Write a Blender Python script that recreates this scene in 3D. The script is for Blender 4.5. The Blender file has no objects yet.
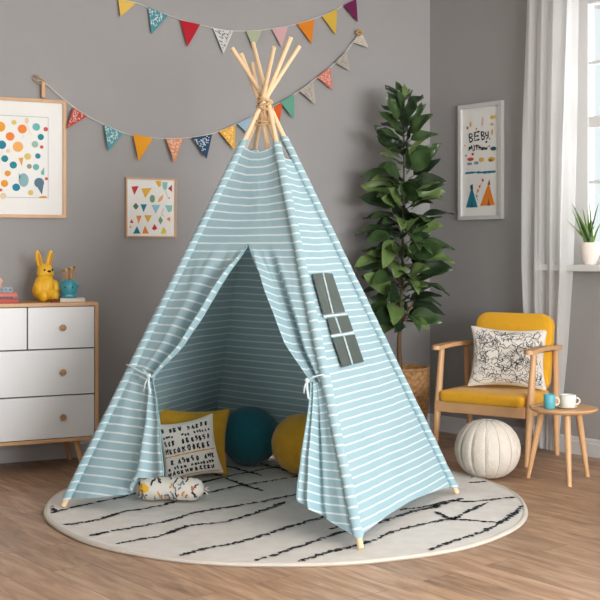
import bpy, bmesh, math, random
from mathutils import Vector, Matrix, noise
PI = math.pi
COL = bpy.context.scene.collection
scene = bpy.context.scene

# ------------------------------------------------------------------ frame
F = 1150.0; HOR = 250.0; H = 1.2
CX, CD = 0.8715, 7.71                      # room corner seen from the camera (right, ahead)
TH = math.atan2(.433, .901)
ct, st = math.cos(TH), math.sin(TH)
def W(x, d, z=0.0):                        # camera-relative ground plan -> room coordinates
    vx, vd = x-CX, d-CD
    return Vector((ct*vx+st*vd, -st*vx+ct*vd, z))
CAM = W(0, 0, H)
def P(px, py, d):
    return W((px-300)/F*d, d, H-(py-HOR)/F*d)
def G(px, py, z=0.0):
    d = (H-z)*F/(py-HOR)
    return W((px-300)/F*d, d, z)
def ray(px, py): return P(px, py, 1.0)-CAM
def hit(px, py, p0, n):
    r = ray(px, py); return CAM+r*((p0-CAM).dot(n)/r.dot(n))
def BW(px, py, off=.02): return hit(px, py, Vector((0, -off, 0)), Vector((0, 1, 0)))
e_r = (W(1.731, 6.635)-W(CX, CD)).normalized()      # along the right wall, away from the corner
n_r = Vector((e_r.y, -e_r.x, 0))                    # towards the room
if n_r.dot(W(0, 4)) < 0: n_r = -n_r
def RW(t, n, z): return e_r*t+n_r*n+Vector((0, 0, z))
def rhit(px, py, off=0.0):
    q = hit(px, py, n_r*off, n_r); return q.dot(e_r), q.z

# ------------------------------------------------------------------ materials
def lin(c):
    return tuple(((v/255)/12.92 if v/255 <= .04045 else ((v/255+.055)/1.055)**2.4) for v in c)+(1,)
MC = {}
def mat(name, c, rough=.6, bump=0, bscale=60, var=0, vscale=8, metal=0, transl=0, sheen=0, stretch=None, coat=0):
    if name in MC: return MC[name]
    m = bpy.data.materials.new(name); m.use_nodes = True; MC[name] = m
    nt = m.node_tree; b = nt.nodes['Principled BSDF']
    b.inputs['Base Color'].default_value = lin(c); b.inputs['Roughness'].default_value = rough
    b.inputs['Metallic'].default_value = metal
    if sheen: b.inputs['Sheen Weight'].default_value = sheen
    if coat: b.inputs['Coat Weight'].default_value = coat
    tc = nt.nodes.new('ShaderNodeTexCoord'); mp = nt.nodes.new('ShaderNodeMapping')
    nt.links.new(tc.outputs['Object'], mp.inputs['Vector'])
    if stretch: mp.inputs['Scale'].default_value = stretch
    if var:
        n = nt.nodes.new('ShaderNodeTexNoise'); n.inputs['Scale'].default_value = vscale; n.inputs['Detail'].default_value = 5
        nt.links.new(mp.outputs[0], n.inputs['Vector'])
        r = nt.nodes.new('ShaderNodeMapRange'); r.inputs[1].default_value = .3; r.inputs[2].default_value = .7
        r.inputs[3].default_value = 1-var; r.inputs[4].default_value = 1+var
        nt.links.new(n.outputs[0], r.inputs[0])
        v = nt.nodes.new('ShaderNodeVectorMath'); v.operation = 'SCALE'
        v.inputs[0].default_value = lin(c)[:3]; nt.links.new(r.outputs[0], v.inputs['Scale'])
        nt.links.new(v.outputs[0], b.inputs['Base Color'])
    if bump:
        n = nt.nodes.new('ShaderNodeTexNoise'); n.inputs['Scale'].default_value = bscale; n.inputs['Detail'].default_value = 3
        nt.links.new(mp.outputs[0], n.inputs['Vector'])
        bp = nt.nodes.new('ShaderNodeBump'); bp.inputs['Strength'].default_value = bump; bp.inputs['Distance'].default_value = .01
        nt.links.new(n.outputs[0], bp.inputs['Height']); nt.links.new(bp.outputs[0], b.inputs['Normal'])
    if transl:
        t = nt.nodes.new('ShaderNodeBsdfTranslucent'); t.inputs[0].default_value = lin(c)
        mx = nt.nodes.new('ShaderNodeMixShader'); mx.inputs[0].default_value = transl
        out = nt.nodes['Material Output']
        nt.links.new(b.outputs[0], mx.inputs[1]); nt.links.new(t.outputs[0], mx.inputs[2]); nt.links.new(mx.outputs[0], out.inputs[0])
    return m

def striped_fabric():
    m = bpy.data.materials.new('striped_teal_cotton'); m.use_nodes = True
    nt = m.node_tree; N = nt.nodes.new; L = nt.links.new; b = nt.nodes['Principled BSDF']
    uv = N('ShaderNodeUVMap'); uv.uv_map = 'UVMap'
    nz = N('ShaderNodeTexNoise'); nz.inputs['Scale'].default_value = 9; L(uv.outputs[0], nz.inputs['Vector'])
    sep = N('ShaderNodeSeparateXYZ'); L(uv.outputs[0], sep.inputs[0])
    a = N('ShaderNodeMath'); a.operation = 'MULTIPLY_ADD'; a.inputs[1].default_value = .006; L(nz.outputs[0], a.inputs[0]); L(sep.outputs[1], a.inputs[2])
    d = N('ShaderNodeMath'); d.operation = 'DIVIDE'; d.inputs[1].default_value = .038; L(a.outputs[0], d.inputs[0])
    fr = N('ShaderNodeMath'); fr.operation = 'FRACT'; L(d.outputs[0], fr.inputs[0])
    s = N('ShaderNodeMath'); s.operation = 'SUBTRACT'; s.inputs[1].default_value = .5; L(fr.outputs[0], s.inputs[0])
    ab = N('ShaderNodeMath'); ab.operation = 'ABSOLUTE'; L(s.outputs[0], ab.inputs[0])
    mr = N('ShaderNodeMapRange'); mr.inputs[1].default_value = .06; mr.inputs[2].default_value = .13; mr.inputs[3].default_value = 1; mr.inputs[4].default_value = 0
    L(ab.outputs[0], mr.inputs[0])
    n2 = N('ShaderNodeTexNoise'); n2.inputs['Scale'].default_value = 5; n2.inputs['Detail'].default_value = 6; L(uv.outputs[0], n2.inputs['Vector'])
    base = N('ShaderNodeMix'); base.data_type = 'RGBA'; L(n2.outputs[0], base.inputs[0])
    base.inputs[6].default_value = lin((149, 182, 192)); base.inputs[7].default_value = lin((167, 196, 204))
    mix = N('ShaderNodeMix'); mix.data_type = 'RGBA'; L(mr.outputs[0], mix.inputs[0]); L(base.outputs[2], mix.inputs[6])
    mix.inputs[7].default_value = lin((220, 231, 233))
    L(mix.outputs[2], b.inputs['Base Color']); b.inputs['Roughness'].default_value = .85
    w = N('ShaderNodeTexNoise'); w.inputs['Scale'].default_value = 260; L(uv.outputs[0], w.inputs['Vector'])
    w2 = N('ShaderNodeTexNoise'); w2.inputs['Scale'].default_value = 11; w2.inputs['Detail'].default_value = 2; L(uv.outputs[0], w2.inputs['Vector'])
    b1 = N('ShaderNodeBump'); b1.inputs['Strength'].default_value = .25; b1.inputs['Distance'].default_value = .002; L(w.outputs[0], b1.inputs['Height'])
    b2 = N('ShaderNodeBump'); b2.inputs['Strength'].default_value = .2; b2.inputs['Distance'].default_value = .02; L(w2.outputs[0], b2.inputs['Height']); L(b1.outputs[0], b2.inputs['Normal'])
    L(b2.outputs[0], b.inputs['Normal'])
    t = N('ShaderNodeBsdfTranslucent'); L(mix.outputs[2], t.inputs[0]); mx = N('ShaderNodeMixShader'); mx.inputs[0].default_value = .12
    L(b.outputs[0], mx.inputs[1]); L(t.outputs[0], mx.inputs[2]); L(mx.outputs[0], nt.nodes['Material Output'].inputs[0])
    return m

def plank_floor():
    m = bpy.data.materials.new('oak_laminate'); m.use_nodes = True
    nt = m.node_tree; N = nt.nodes.new; L = nt.links.new; b = nt.nodes['Principled BSDF']
    tc = N('ShaderNodeTexCoord'); mp = N('ShaderNodeMapping'); L(tc.outputs['Object'], mp.inputs[0])
    mp.inputs['Rotation'].default_value = (0, 0, -math.atan2(e_r.y, e_r.x))
    mp.inputs['Location'].default_value = (.35, .07, 0)
    br = N('ShaderNodeTexBrick'); L(mp.outputs[0], br.inputs['Vector']); br.offset = .37; br.offset_frequency = 2
    br.inputs['Color1'].default_value = (0, 0, 0, 1); br.inputs['Color2'].default_value = (1, 1, 1, 1); br.inputs['Mortar'].default_value = (.5, .5, .5, 1)
    br.inputs['Scale'].default_value = 1; br.inputs['Brick Width'].default_value = .95; br.inputs['Row Height'].default_value = .165
    br.inputs['Mortar Size'].default_value = .0012; br.inputs['Mortar Smooth'].default_value = .1
    bw = N('ShaderNodeSeparateColor'); L(br.outputs[0], bw.inputs[0])
    off = N('ShaderNodeCombineXYZ'); k = N('ShaderNodeMath'); k.operation = 'MULTIPLY'; k.inputs[1].default_value = 7; L(bw.outputs[0], k.inputs[0]); L(k.outputs[0], off.inputs[2])
    sc = N('ShaderNodeVectorMath'); sc.operation = 'MULTIPLY'; sc.inputs[1].default_value = (1.3, 9, 1); L(mp.outputs[0], sc.inputs[0])
    ad = N('ShaderNodeVectorMath'); L(sc.outputs[0], ad.inputs[0]); L(off.outputs[0], ad.inputs[1])
    g = N('ShaderNodeTexNoise'); g.inputs['Scale'].default_value = 2.2; g.inputs['Detail'].default_value = 8; g.inputs['Distortion'].default_value = 1.1; g.inputs['Roughness'].default_value = .62
    L(ad.outputs[0], g.inputs['Vector'])
    r = N('ShaderNodeValToRGB'); r.color_ramp.elements[0].position = .3; r.color_ramp.elements[1].position = .72
    r.color_ramp.elements[0].color = lin((136, 105, 81)); r.color_ramp.elements[1].color = lin((196, 166, 139))
    e = r.color_ramp.elements.new(.5); e.color = lin((169, 135, 107)); L(g.outputs[0], r.inputs[0])
    mr = N('ShaderNodeMapRange'); mr.inputs[3].default_value = .84; mr.inputs[4].default_value = 1.10; L(bw.outputs[0], mr.inputs[0])
    mu = N('ShaderNodeVectorMath'); mu.operation = 'SCALE'; L(r.outputs[0], mu.inputs[0]); L(mr.outputs[0], mu.inputs['Scale'])
    mo = N('ShaderNodeMix'); mo.data_type = 'RGBA'; L(br.outputs['Fac'], mo.inputs[0]); L(mu.outputs[0], mo.inputs[6]); mo.inputs[7].default_value = lin((96, 68, 50))
    L(mo.outputs[2], b.inputs['Base Color']); b.inputs['Roughness'].default_value = .42
    bp = N('ShaderNodeBump'); bp.inputs['Strength'].default_value = .12; bp.inputs['Distance'].default_value = .004; L(g.outputs[0], bp.inputs['Height']); L(bp.outputs[0], b.inputs['Normal'])
    return m

def glass_mat():
    m = bpy.data.materials.new('window_glass'); m.use_nodes = True; nt = m.node_tree; N = nt.nodes.new; L = nt.links.new
    nt.nodes.remove(nt.nodes['Principled BSDF'])
    t = N('ShaderNodeBsdfTransparent'); t.inputs[0].default_value = (.96, .98, .98, 1); g = N('ShaderNodeBsdfGlossy'); g.inputs['Roughness'].default_value = .02
    f = N('ShaderNodeFresnel'); f.inputs[0].default_value = 1.45; mx = N('ShaderNodeMixShader')
    L(f.outputs[0], mx.inputs[0]); L(t.outputs[0], mx.inputs[1]); L(g.outputs[0], mx.inputs[2]); L(mx.outputs[0], nt.nodes['Material Output'].inputs[0])
    return m
def sheer_mat():
    m = bpy.data.materials.new('sheer_linen'); m.use_nodes = True; nt = m.node_tree; N = nt.nodes.new; L = nt.links.new
    b = nt.nodes['Principled BSDF']; b.inputs['Base Color'].default_value = lin((238, 237, 236)); b.inputs['Roughness'].default_value = .9
    t = N('ShaderNodeBsdfTranslucent'); t.inputs[0].default_value = lin((244, 243, 242)); mx = N('ShaderNodeMixShader'); mx.inputs[0].default_value = .55
    L(b.outputs[0], mx.inputs[1]); L(t.outputs[0], mx.inputs[2])
    tr = N('ShaderNodeBsdfTransparent'); m2 = N('ShaderNodeMixShader'); m2.inputs[0].default_value = .14
    L(mx.outputs[0], m2.inputs[1]); L(tr.outputs[0], m2.inputs[2]); L(m2.outputs[0], nt.nodes['Material Output'].inputs[0])
    return m

STRIPE = striped_fabric(); FLOOR = plank_floor(); GLASS = glass_mat(); SHEER = sheer_mat()
WALL = mat('grey_wall_paint', (158, 156, 155), .85, .05, 90, .03, 1.5)
CEIL = mat('white_ceiling_paint', (225, 224, 222), .9)
TRIM = mat('white_trim_paint', (205, 204, 203), .5)
WINW = mat('white_window_paint', (226, 226, 225), .4)
OAK = mat('light_oak', (205, 160, 116), .45, .08, 30, .10, 6, stretch=(1, 1, .25))
OAKC = mat('chair_oak', (212, 166, 120), .4, .06, 30, .10, 7, stretch=(1, 1, .3))
PINE = mat('pale_pine', (233, 202, 162), .5, .05, 30, .08, 9, stretch=(1, 1, .2))
WHITE = mat('matt_white_lacquer', (228, 227, 227), .4)
KNOB = mat('oak_knob', (176, 132, 88), .45, 0, 0, .08, 40)
DARKGAP = mat('painted_gap_shade', (70, 64, 60), .9)  # dark colour stands in for shade between the drawer fronts
ROPE = mat('jute_rope', (208, 176, 132), .9, .5, 200)
TIE = mat('pale_blue_tape', (205, 222, 224), .85, .1, 200)
SCREEN = mat('dark_green_window_mesh', (74, 84, 79), .75, .1, 9, .22, 6)
RUG = mat('cream_wool', (224, 219, 212), .95, .55, 420, .05, 14)
RUGE = mat('rug_binding', (206, 199, 188), .95, .4, 300)
INK = mat('charcoal_yarn', (36, 40, 46), .95, .4, 300)
MUST = mat('mustard_wool', (214, 160, 32), .9, .25, 160, .06, 20, sheen=.3)
MUSTC = mat('mustard_upholstery', (226, 166, 24), .85, .25, 300, .04, 30, sheen=.2)
TEALW = mat('deep_teal_wool', (16, 104, 118), .9, .25, 160, .06, 20, sheen=.3)
COTTON = mat('off_white_cotton', (228, 222, 212), .9, .25, 200, .02, 20)
BLACK = mat('black_print', (28, 28, 30), .8)
ORAN = mat('ochre_print', (216, 152, 60), .8)
POUF = mat('cream_knit', (222, 213, 200), .95, .7, 170, .04, 30)
POUFS = mat('grey_seam_cord', (168, 160, 150), .95)
BUN = mat('yellow_vinyl', (240, 184, 40), .42, .03, 60)
PAPER = mat('art_paper', (238, 237, 233), .7)
def col(c, rough=.8): return mat('tint_%d_%d_%d' % c, c, rough)

# ------------------------------------------------------------------ object helpers
ROOTM = {}
def link(name, bm, mats, parent=None, world=False, smooth=False, origin=None, uv=None):
    """one mesh object; world=True: vertices are in room coordinates"""
    bmesh.ops.recalc_face_normals(bm, faces=bm.faces)
    if parent is not None and world: bm.transform(ROOTM[parent].inverted())
    if origin is not None: bm.transform(Matrix.Translation(-Vector(origin)))
    me = bpy.data.meshes.new(name); bm.to_mesh(me); bm.free()
    for m in (mats if isinstance(mats, (list, tuple)) else [mats]): me.materials.append(m)
    o = bpy.data.objects.new(name, me); COL.objects.link(o)
    if parent is not None: o.parent = parent; ROOTM[o] = ROOTM[parent]
    if origin is not None: o.location = origin
    if parent is None: ROOTM[o] = Matrix.Translation(Vector(origin)) if origin is not None else Matrix()
    if smooth:
        for p in me.polygons: p.use_smooth = True
        if smooth != 'all':
            me.set_sharp_from_angle(angle=math.radians(38))
    return o
def tag(o, label, cat, group=None):
    o['label'] = label; o['category'] = cat
    if group: o['group'] = group
    return o
def thing(name, label, cat, loc, rz=0, group=None):
    o = bpy.data.objects.new(name, None); COL.objects.link(o); o.empty_display_size = .05
    o.location = loc; o.rotation_euler = (0, 0, rz)
    ROOTM[o] = Matrix.Translation(Vector(loc)) @ Matrix.Rotation(rz, 4, 'Z')
    return tag(o, label, cat, group)
def struct(name, bm, m, **k):
    o = link(name, bm, m, **k)
    o['kind'] = 'structure'; return o
def NB(): return bmesh.new()
def box(bm, a, b, M=None, mi=0, bev=0, seg=2):
    a, b = Vector(a), Vector(b)
    t = bmesh.new(); bmesh.ops.create_cube(t, size=1)
    bmesh.ops.scale(t, vec=[max(abs(v), 1e-5) for v in (b-a)], verts=t.verts); bmesh.ops.translate(t, vec=(a+b)/2, verts=t.verts)
    if bev: bmesh.ops.bevel(t, geom=t.edges[:], offset=bev, segments=seg, profile=.5, affect='EDGES')
    merge(bm, t, M, mi)
def merge(bm, t, M=None, mi=0):
    if M is not None: t.transform(M)
    vs = [bm.verts.new(v.co) for v in t.verts]
    t.verts.index_update()
    for f in t.faces:
        try: nf = bm.faces.new([vs[v.index] for v in f.verts]); nf.material_index = mi
        except ValueError: pass
    t.free()
def tube(bm, pts, r, n=10, mi=0, cap=True, flat=1.0, up=None):
    pts = [Vector(p) for p in pts]; rings = []
    m = len(pts); rs = r if isinstance(r, (list, tuple)) else [r]*m
    ref = None
    for i, p in enumerate(pts):
        t = (pts[min(i+1, m-1)]-pts[max(i-1, 0)]).normalized()
        if ref is None:
            ref = Vector(up) if up else (Vector((0, 0, 1)) if abs(t.z) < .9 else Vector((1, 0, 0)))
        s = t.cross(ref).normalized(); u = s.cross(t).normalized(); ref = u
        rings.append([bm.verts.new(p+(s*math.cos(2*PI*k/n)+u*(math.sin(2*PI*k/n)*flat))*rs[i]) for k in range(n)])
    for i in range(m-1):
        for k in range(n):
            f = bm.faces.new((rings[i][k], rings[i][(k+1) % n], rings[i+1][(k+1) % n], rings[i+1][k])); f.material_index = mi
    if cap:
        for rg in (rings[0][::-1], rings[-1]):
            f = bm.faces.new(rg); f.material_index = mi
    return rings
def lathe(bm, prof, n=32, c=(0, 0, 0), mi=0, sx=1, sy=1, fn=None):
    c = Vector(c); rings = []
    for j, (r, z) in enumerate(prof):
        if r < 1e-6: rings.append([bm.verts.new(c+Vector((0, 0, z)))])
        else:
            ring = []
            for k in range(n):
                a = 2*PI*k/n; rr = r*(fn(a, z) if fn else 1)
                ring.append(bm.verts.new(c+Vector((rr*math.cos(a)*sx, rr*math.sin(a)*sy, z))))
            rings.append(ring)
    for i in range(len(rings)-1):
        A, B = rings[i], rings[i+1]
        for k in range(n):
            q = [A[k % len(A)], A[(k+1) % len(A)], B[(k+1) % len(B)], B[k % len(B)]]
            q2 = []
            for v in q:
                if v not in q2: q2.append(v)
            if len(q2) > 2:
                f = bm.faces.new(q2); f.material_index = mi
def ell(bm, c, s, M=None, mi=0, u=20, v=14):
    t = bmesh.new(); bmesh.ops.create_uvsphere(t, u_segments=u, v_segments=v, radius=1)
    X = Matrix.Translation(Vector(c)) @ (M if M is not None else Matrix()) @ Matrix.Diagonal((*s, 1))
    merge(bm, t, X, mi)
def prism(bm, poly, h0, h1, fn, mi=0):
    """2D outline extruded between h0 and h1 through the mapping fn(x, y, h)"""
    a = [bm.verts.new(fn(x, y, h0)) for x, y in poly]; b = [bm.verts.new(fn(x, y, h1)) for x, y in poly]; n = len(poly)
    for f in [bm.faces.new(a[::-1]), bm.faces.new(b)]+[bm.faces.new((a[i], a[(i+1) % n], b[(i+1) % n], b[i])) for i in range(n)]:
        f.material_index = mi
def rrect(w, h, r, n=6):
    out = []
    for cx, cy, a0 in ((w/2-r, h/2-r, 0), (-w/2+r, h/2-r, 90), (-w/2+r, -h/2+r, 180), (w/2-r, -h/2+r, 270)):
        for k in range(n+1):
            a = math.radians(a0+90*k/n); out.append((cx+r*math.cos(a), cy+r*math.sin(a)))
    return out
def grid(bm, fn, nu, nv, mi=0, uvfn=None, closed=False):
    vs = [[bm.verts.new(fn(i/nu, j/nv)) for i in range(nu+1)] for j in range(nv+1)]
    lay = (bm.loops.layers.uv.get('UVMap') or bm.loops.layers.uv.new('UVMap')) if uvfn else None
    for j in range(nv):
        for i in range(nu):
            try: f = bm.faces.new((vs[j][i], vs[j][i+1], vs[j+1][i+1], vs[j+1][i]))
            except ValueError: continue
            f.material_index = mi
            if lay:
                for lp, (a, b) in zip(f.loops, ((i, j), (i+1, j), (i+1, j+1), (i, j+1))):
                    lp[lay].uv = uvfn(a/nu, b/nv)
def ribbon(bm, pts, w, fn, h, mi=0, jit=0, rnd=random):
    """flat stroke along 2D pts laid on surface fn(x, y, h)"""
    n = len(pts); L_, R_ = [], []
    for i, (x, y) in enumerate(pts):
        x0, y0 = pts[max(i-1, 0)]; x1, y1 = pts[min(i+1, n-1)]
        dx, dy = x1-x0, y1-y0; l = math.hypot(dx, dy) or 1
        ww = w/2*(1+jit*(rnd.random()*2-1)); nx, ny = -dy/l*ww, dx/l*ww
        L_.append(bm.verts.new(fn(x+nx, y+ny, h))); R_.append(bm.verts.new(fn(x-nx, y-ny, h)))
    for i in range(n-1):
        f = bm.faces.new((L_[i], L_[i+1], R_[i+1], R_[i])); f.material_index = mi
def subdiv(pts, n):
    out = []
    for i in range(len(pts)-1):
        for k in range(n):
            t = k/n; out.append(tuple(a+(b-a)*t for a, b in zip(pts[i], pts[i+1])))
    out.append(tuple(pts[-1])); return out
def smooth_curve(pts, n=6):
    out = []; m = len(pts)
    for i in range(m-1):
        p0, p1, p2, p3 = pts[max(i-1, 0)], pts[i], pts[i+1], pts[min(i+2, m-1)]
        for k in range(n):
            t = k/n
            out.append(tuple(.5*((2*b)+(-a+c)*t+(2*a-5*b+4*c-d)*t*t+(-a+3*b-3*c+d)*t**3) for a, b, c, d in zip(p0, p1, p2, p3)))
    out.append(tuple(pts[-1])); return out
def interp(x, tab):
    if x <= tab[0][0]: return tab[0][1]
    for (a, b), (c, d) in zip(tab, tab[1:]):
        if x <= c: return b+(d-b)*(x-a)/(c-a)
    return tab[-1][1]
def copy_tree(o, loc=None, rz=None, label=None):
    c = o.copy(); COL.objects.link(c)
    for ch in [x for x in bpy.data.objects if x.parent == o]:
        d = ch.copy(); COL.objects.link(d); d.parent = c
    if loc is not None: c.location = loc
    if rz is not None: c.rotation_euler = (0, 0, rz)
    if label: c['label'] = label
    return c

# ================================================================== ROOM
CEILZ = 3.0; XL = -6.0; YF = -8.8; TR = 9.0
bm = NB(); box(bm, (XL-.1, YF, -.1), (TR*abs(e_r.x)+1.2, .1, 0)); struct('floor', bm, FLOOR)
bm = NB(); box(bm, (XL-.1, YF, CEILZ), (TR*abs(e_r.x)+1.2, .2, CEILZ+.1)); struct('ceiling', bm, CEIL)
bm = NB(); box(bm, (XL-.2, 0, 0), (.35, .2, CEILZ)); struct('wall_back', bm, WALL)
bm = NB(); box(bm, (XL-.2, YF, 0), (XL, 0, CEILZ)); struct('wall_left', bm, WALL)
bm = NB(); ox0, ox1, oz = -3.2, 1.3, 2.5; xe = e_r.x*TR+.4
for a, b, lo_, hi_ in ((XL-.2, ox0, 0, CEILZ), (ox1, xe, 0, CEILZ), (ox0, ox1, oz, CEILZ)): box(bm, (a, YF-.2, lo_), (b, YF, hi_))
struct('wall_front', bm, WALL)
# right wall with two window openings
MR = Matrix((( e_r.x, n_r.x, 0, 0), (e_r.y, n_r.y, 0, 0), (0, 0, 1, 0), (0, 0, 0, 1)))
w1a = rhit(550, 200)[0]; w1b = w1a+1.15; zs = 1.085; zt = rhit(580, 7)[1]+.10
w2a, w2b, zs2, zt2 = 4.1, 6.7, .75, 2.65
bm = NB()
for a, b, lo, hi in ((0, w1a, 0, CEILZ), (w1a, w1b, 0, zs), (w1a, w1b, zt, CEILZ), (w1b, w2a, 0, CEILZ), (w2a, w2b, 0, zs2), (w2a, w2b, zt2, CEILZ), (w2b, TR+.2, 0, CEILZ)):
    box(bm, (a, -.22, lo), (b, 0, hi), MR)
bmesh.ops.remove_doubles(bm, verts=bm.verts, dist=1e-4)
struct('wall_right', bm, WALL)
def base(name, M, L, t0=0):
    bm = NB(); prof = [(0, 0), (.016, 0), (.016, .075), (.012, .083), (.012, .092), (.006, .102), (0, .104)]
    a = [bm.verts.new(M @ Vector((t0, y, z))) for y, z in prof]; b = [bm.verts.new(M @ Vector((L, y, z))) for y, z in prof]; n = len(prof)
    for i in range(n-1): bm.faces.new((a[i], b[i], b[i+1], a[i+1]))
    bm.faces.new(a); bm.faces.new(b)
    struct(name, bm, TRIM)
base('baseboard_right', MR, TR, .005)
base('baseboard_back', Matrix(((-1, 0, 0, 0), (0, -1, 0, 0), (0, 0, 1, 0), (0, 0, 0, 1))), -XL, .005)
def window(name, a, b, lo, hi, rails, mull):
    """frame recessed in the opening"""
    bm = NB(); f = .075; fl = f if name != 'window_1' else .225; y0, y1 = -.13, -.07
    for q in (((a, y0, lo), (a+fl, y1, hi)), ((b-f, y0, lo), (b, y1, hi)), ((a+fl, y0, lo), (b-f, y1, lo+f)), ((a+fl, y0, hi-f), (b-f, y1, hi))):
        box(bm, q[0], q[1], MR, bev=.004)
    for z, h in rails: box(bm, (a+fl, y0+.01, z-h/2), (b-f, y1-.006, z+h/2), MR, bev=.003)
    for t, w in mull: box(bm, (t-w/2, y0+.012, lo+f), (t+w/2, y1-.012, hi-f), MR, bev=.003)
    o = struct(name, bm, WINW)
    bm = NB(); box(bm, (a+fl, -.105, lo+f), (b-f, -.1, hi-f), MR); link('glass_pane', bm, GLASS, o)
    return o
zr = rhit(592, 120)[1]
w1 = window('window_1', w1a, w1b, zs+.03, zt, [(zr, .065), (rhit(592, 60)[1], .018), (rhit(592, 181)[1], .018)], [(w1a+.70, .06), (w1a+.46, .015), (w1a+.92, .015)])
w2 = window('window_2', w2a, w2b, zs2+.03, zt2, [(1.9, .05)], [(w2a+1.25, .06), (w2a+.65, .02), (w2a+1.85, .02)])
bm = NB(); box(bm, (w1a, -.17, zs), (w1b, .0, zs+.03), MR); box(bm, (w1a-.05, 0, zs-.008), (w1b+.05, .09, zs+.03), MR, bev=.004); link('window_sill', bm, WINW, w1)
bm = NB(); box(bm, (w2a, -.17, zs2), (w2b, .0, zs2+.03), MR); box(bm, (w2a-.05, 0, zs2-.008), (w2b+.05, .09, zs2+.03), MR, bev=.004); link('window_sill', bm, WINW, w2)

# curtain + rod
tl = rhit(524, 120, .09)[0]; tr_ = rhit(574, 120, .09)[0]
ctn = thing('window_curtain', 'long white sheer curtain hanging behind the armchair beside the window', 'curtain', RW((tl+tr_)/2, .09, 0))
bm = NB()
def cur(u, v):
    z = .02+v*2.83
    lo = interp(z, [(0, tl+.10), (.5, tl+.03), (1.1, tl), (1.9, tl), (2.85, tl+.03)])
    hi = interp(z, [(0, tr_-.14), (.6, tr_-.07), (1.1, tr_-.03), (2.0, tr_), (2.85, tr_+.02)])
    t = lo+(hi-lo)*u
    n = .085+.030*math.sin(2*PI*3.6*u+.5*math.sin(1.6*z)+.6)*(.75+.25*math.sin(z*1.1+u*7))+.006*math.sin(2*PI*8.3*u+z)
    return RW(t, n, z)
grid(bm, cur, 110, 40); link('curtain_panel', bm, SHEER, ctn, world=True, smooth='all')
bm = NB(); tube(bm, [RW(tl-.15, .09, 2.87), RW(w1b+.3, .09, 2.87)], .012, 12)
for t in (tl-.15, w1b+.3): ell(bm, RW(t, .09, 2.87), (.02, .02, .02))
for t in (tl-.08, w1b+.22): tube(bm, [RW(t, 0, 2.87), RW(t, .09, 2.87)], .007, 8)
tag(link('curtain_rod', bm, mat('white_metal', (215, 215, 213), .4), origin=RW(tl, .09, 2.87), smooth=True), 'white curtain rod above the window frame', 'curtain rod')

# ================================================================== RUG
rc = W((287-300)/F*5.46, 5.46); RR = 1.125; RZ = .016
rnd = random.Random(4)
bm = NB()
prof = [(0, RZ), (.4, RZ), (.8, RZ), (RR-.022, RZ)]
lathe(bm, prof, 160, rc, 0, fn=lambda a, z: 1+.004*math.sin(a*5+1)+.002*math.sin(a*13))
lathe(bm, [(RR-.022, RZ), (RR-.012, RZ+.003), (RR-.002, RZ), (RR+.002, RZ*.5), (RR-.004, .001), (0, .001)], 160, rc, 1, fn=lambda a, z: 1+.004*math.sin(a*5+1)+.002*math.sin(a*13))
bmesh.ops.remove_doubles(bm, verts=bm.verts, dist=1e-5)
def rugfn(x, y, h): return Vector((x, y, RZ+h))
lines = [  # yarn lines followed across the rug, photograph positions
 [(53,513),(75,507),(110,500),(140,493),(175,489),(230,476),(262,470),(300,461)],
 [(64,525),(95,521),(125,512),(160,506),(200,495),(240,486),(290,478),(330,468)],
 [(90,536),(120,530),(165,522),(200,512),(250,504),(290,496),(330,489),(420,470)],
 [(118,544),(160,536),(190,526),(225,522),(262,511),(285,502)],
 [(180,556),(210,548),(245,541),(290,527),(340,512),(375,500)],
 [(250,562),(290,550),(330,536),(365,527),(400,516),(420,510),(440,507)],
 [(296,563),(330,552),(360,545),(400,530),(440,521),(460,517)],
 [(430,550),(455,541),(480,533),(500,523),(515,513),(523,504),(521,497)],
 [(400,510),(425,507),(450,501),(465,502),(490,500),(520,497)],
 [(452,520),(470,511),(490,502)],
 [(452,520),(475,521),(500,523)],
 [(435,512),(452,520)],
 [(488,477),(500,484),(505,488)],
 [(434,507),(440,505),(462,499)],
 [(55,512),(50,503),(56,494),(66,486)],
 [(232,452),(262,464),(300,474)], [(205,470),(235,482),(262,491)], [(225,466),(262,476)],
 [(330,530),(350,524)],[(470,483),(485,482)],[(470,478),(495,474)],
]
for ln in lines:
    pts = [G(x, y, RZ) for x, y in ln]
    p2 = smooth_curve([(p.x, p.y) for p in pts], 7)
    p2 = [(x+rnd.uniform(-.009, .009), y+rnd.uniform(-.009, .009)) for x, y in subdiv(p2, 3)]
    i = 0
    while i < len(p2)-2:                                # short broken dashes like a knotted line
        k = rnd.randint(4, 12); seg = [p for p in p2[i:i+k] if (Vector(p)-rc.xy).length < RR-.03]
        if len(seg) > 1: ribbon(bm, seg, .018, rugfn, .0025, 2, .8, rnd)
        i += k-(0 if rnd.random() < .45 else 1)
rug = tag(link('round_rug', bm, [RUG, RUGE, INK], origin=(rc.x, rc.y, 0)), 'large round cream rug with broken charcoal lines under the play tent', 'rug')

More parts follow.
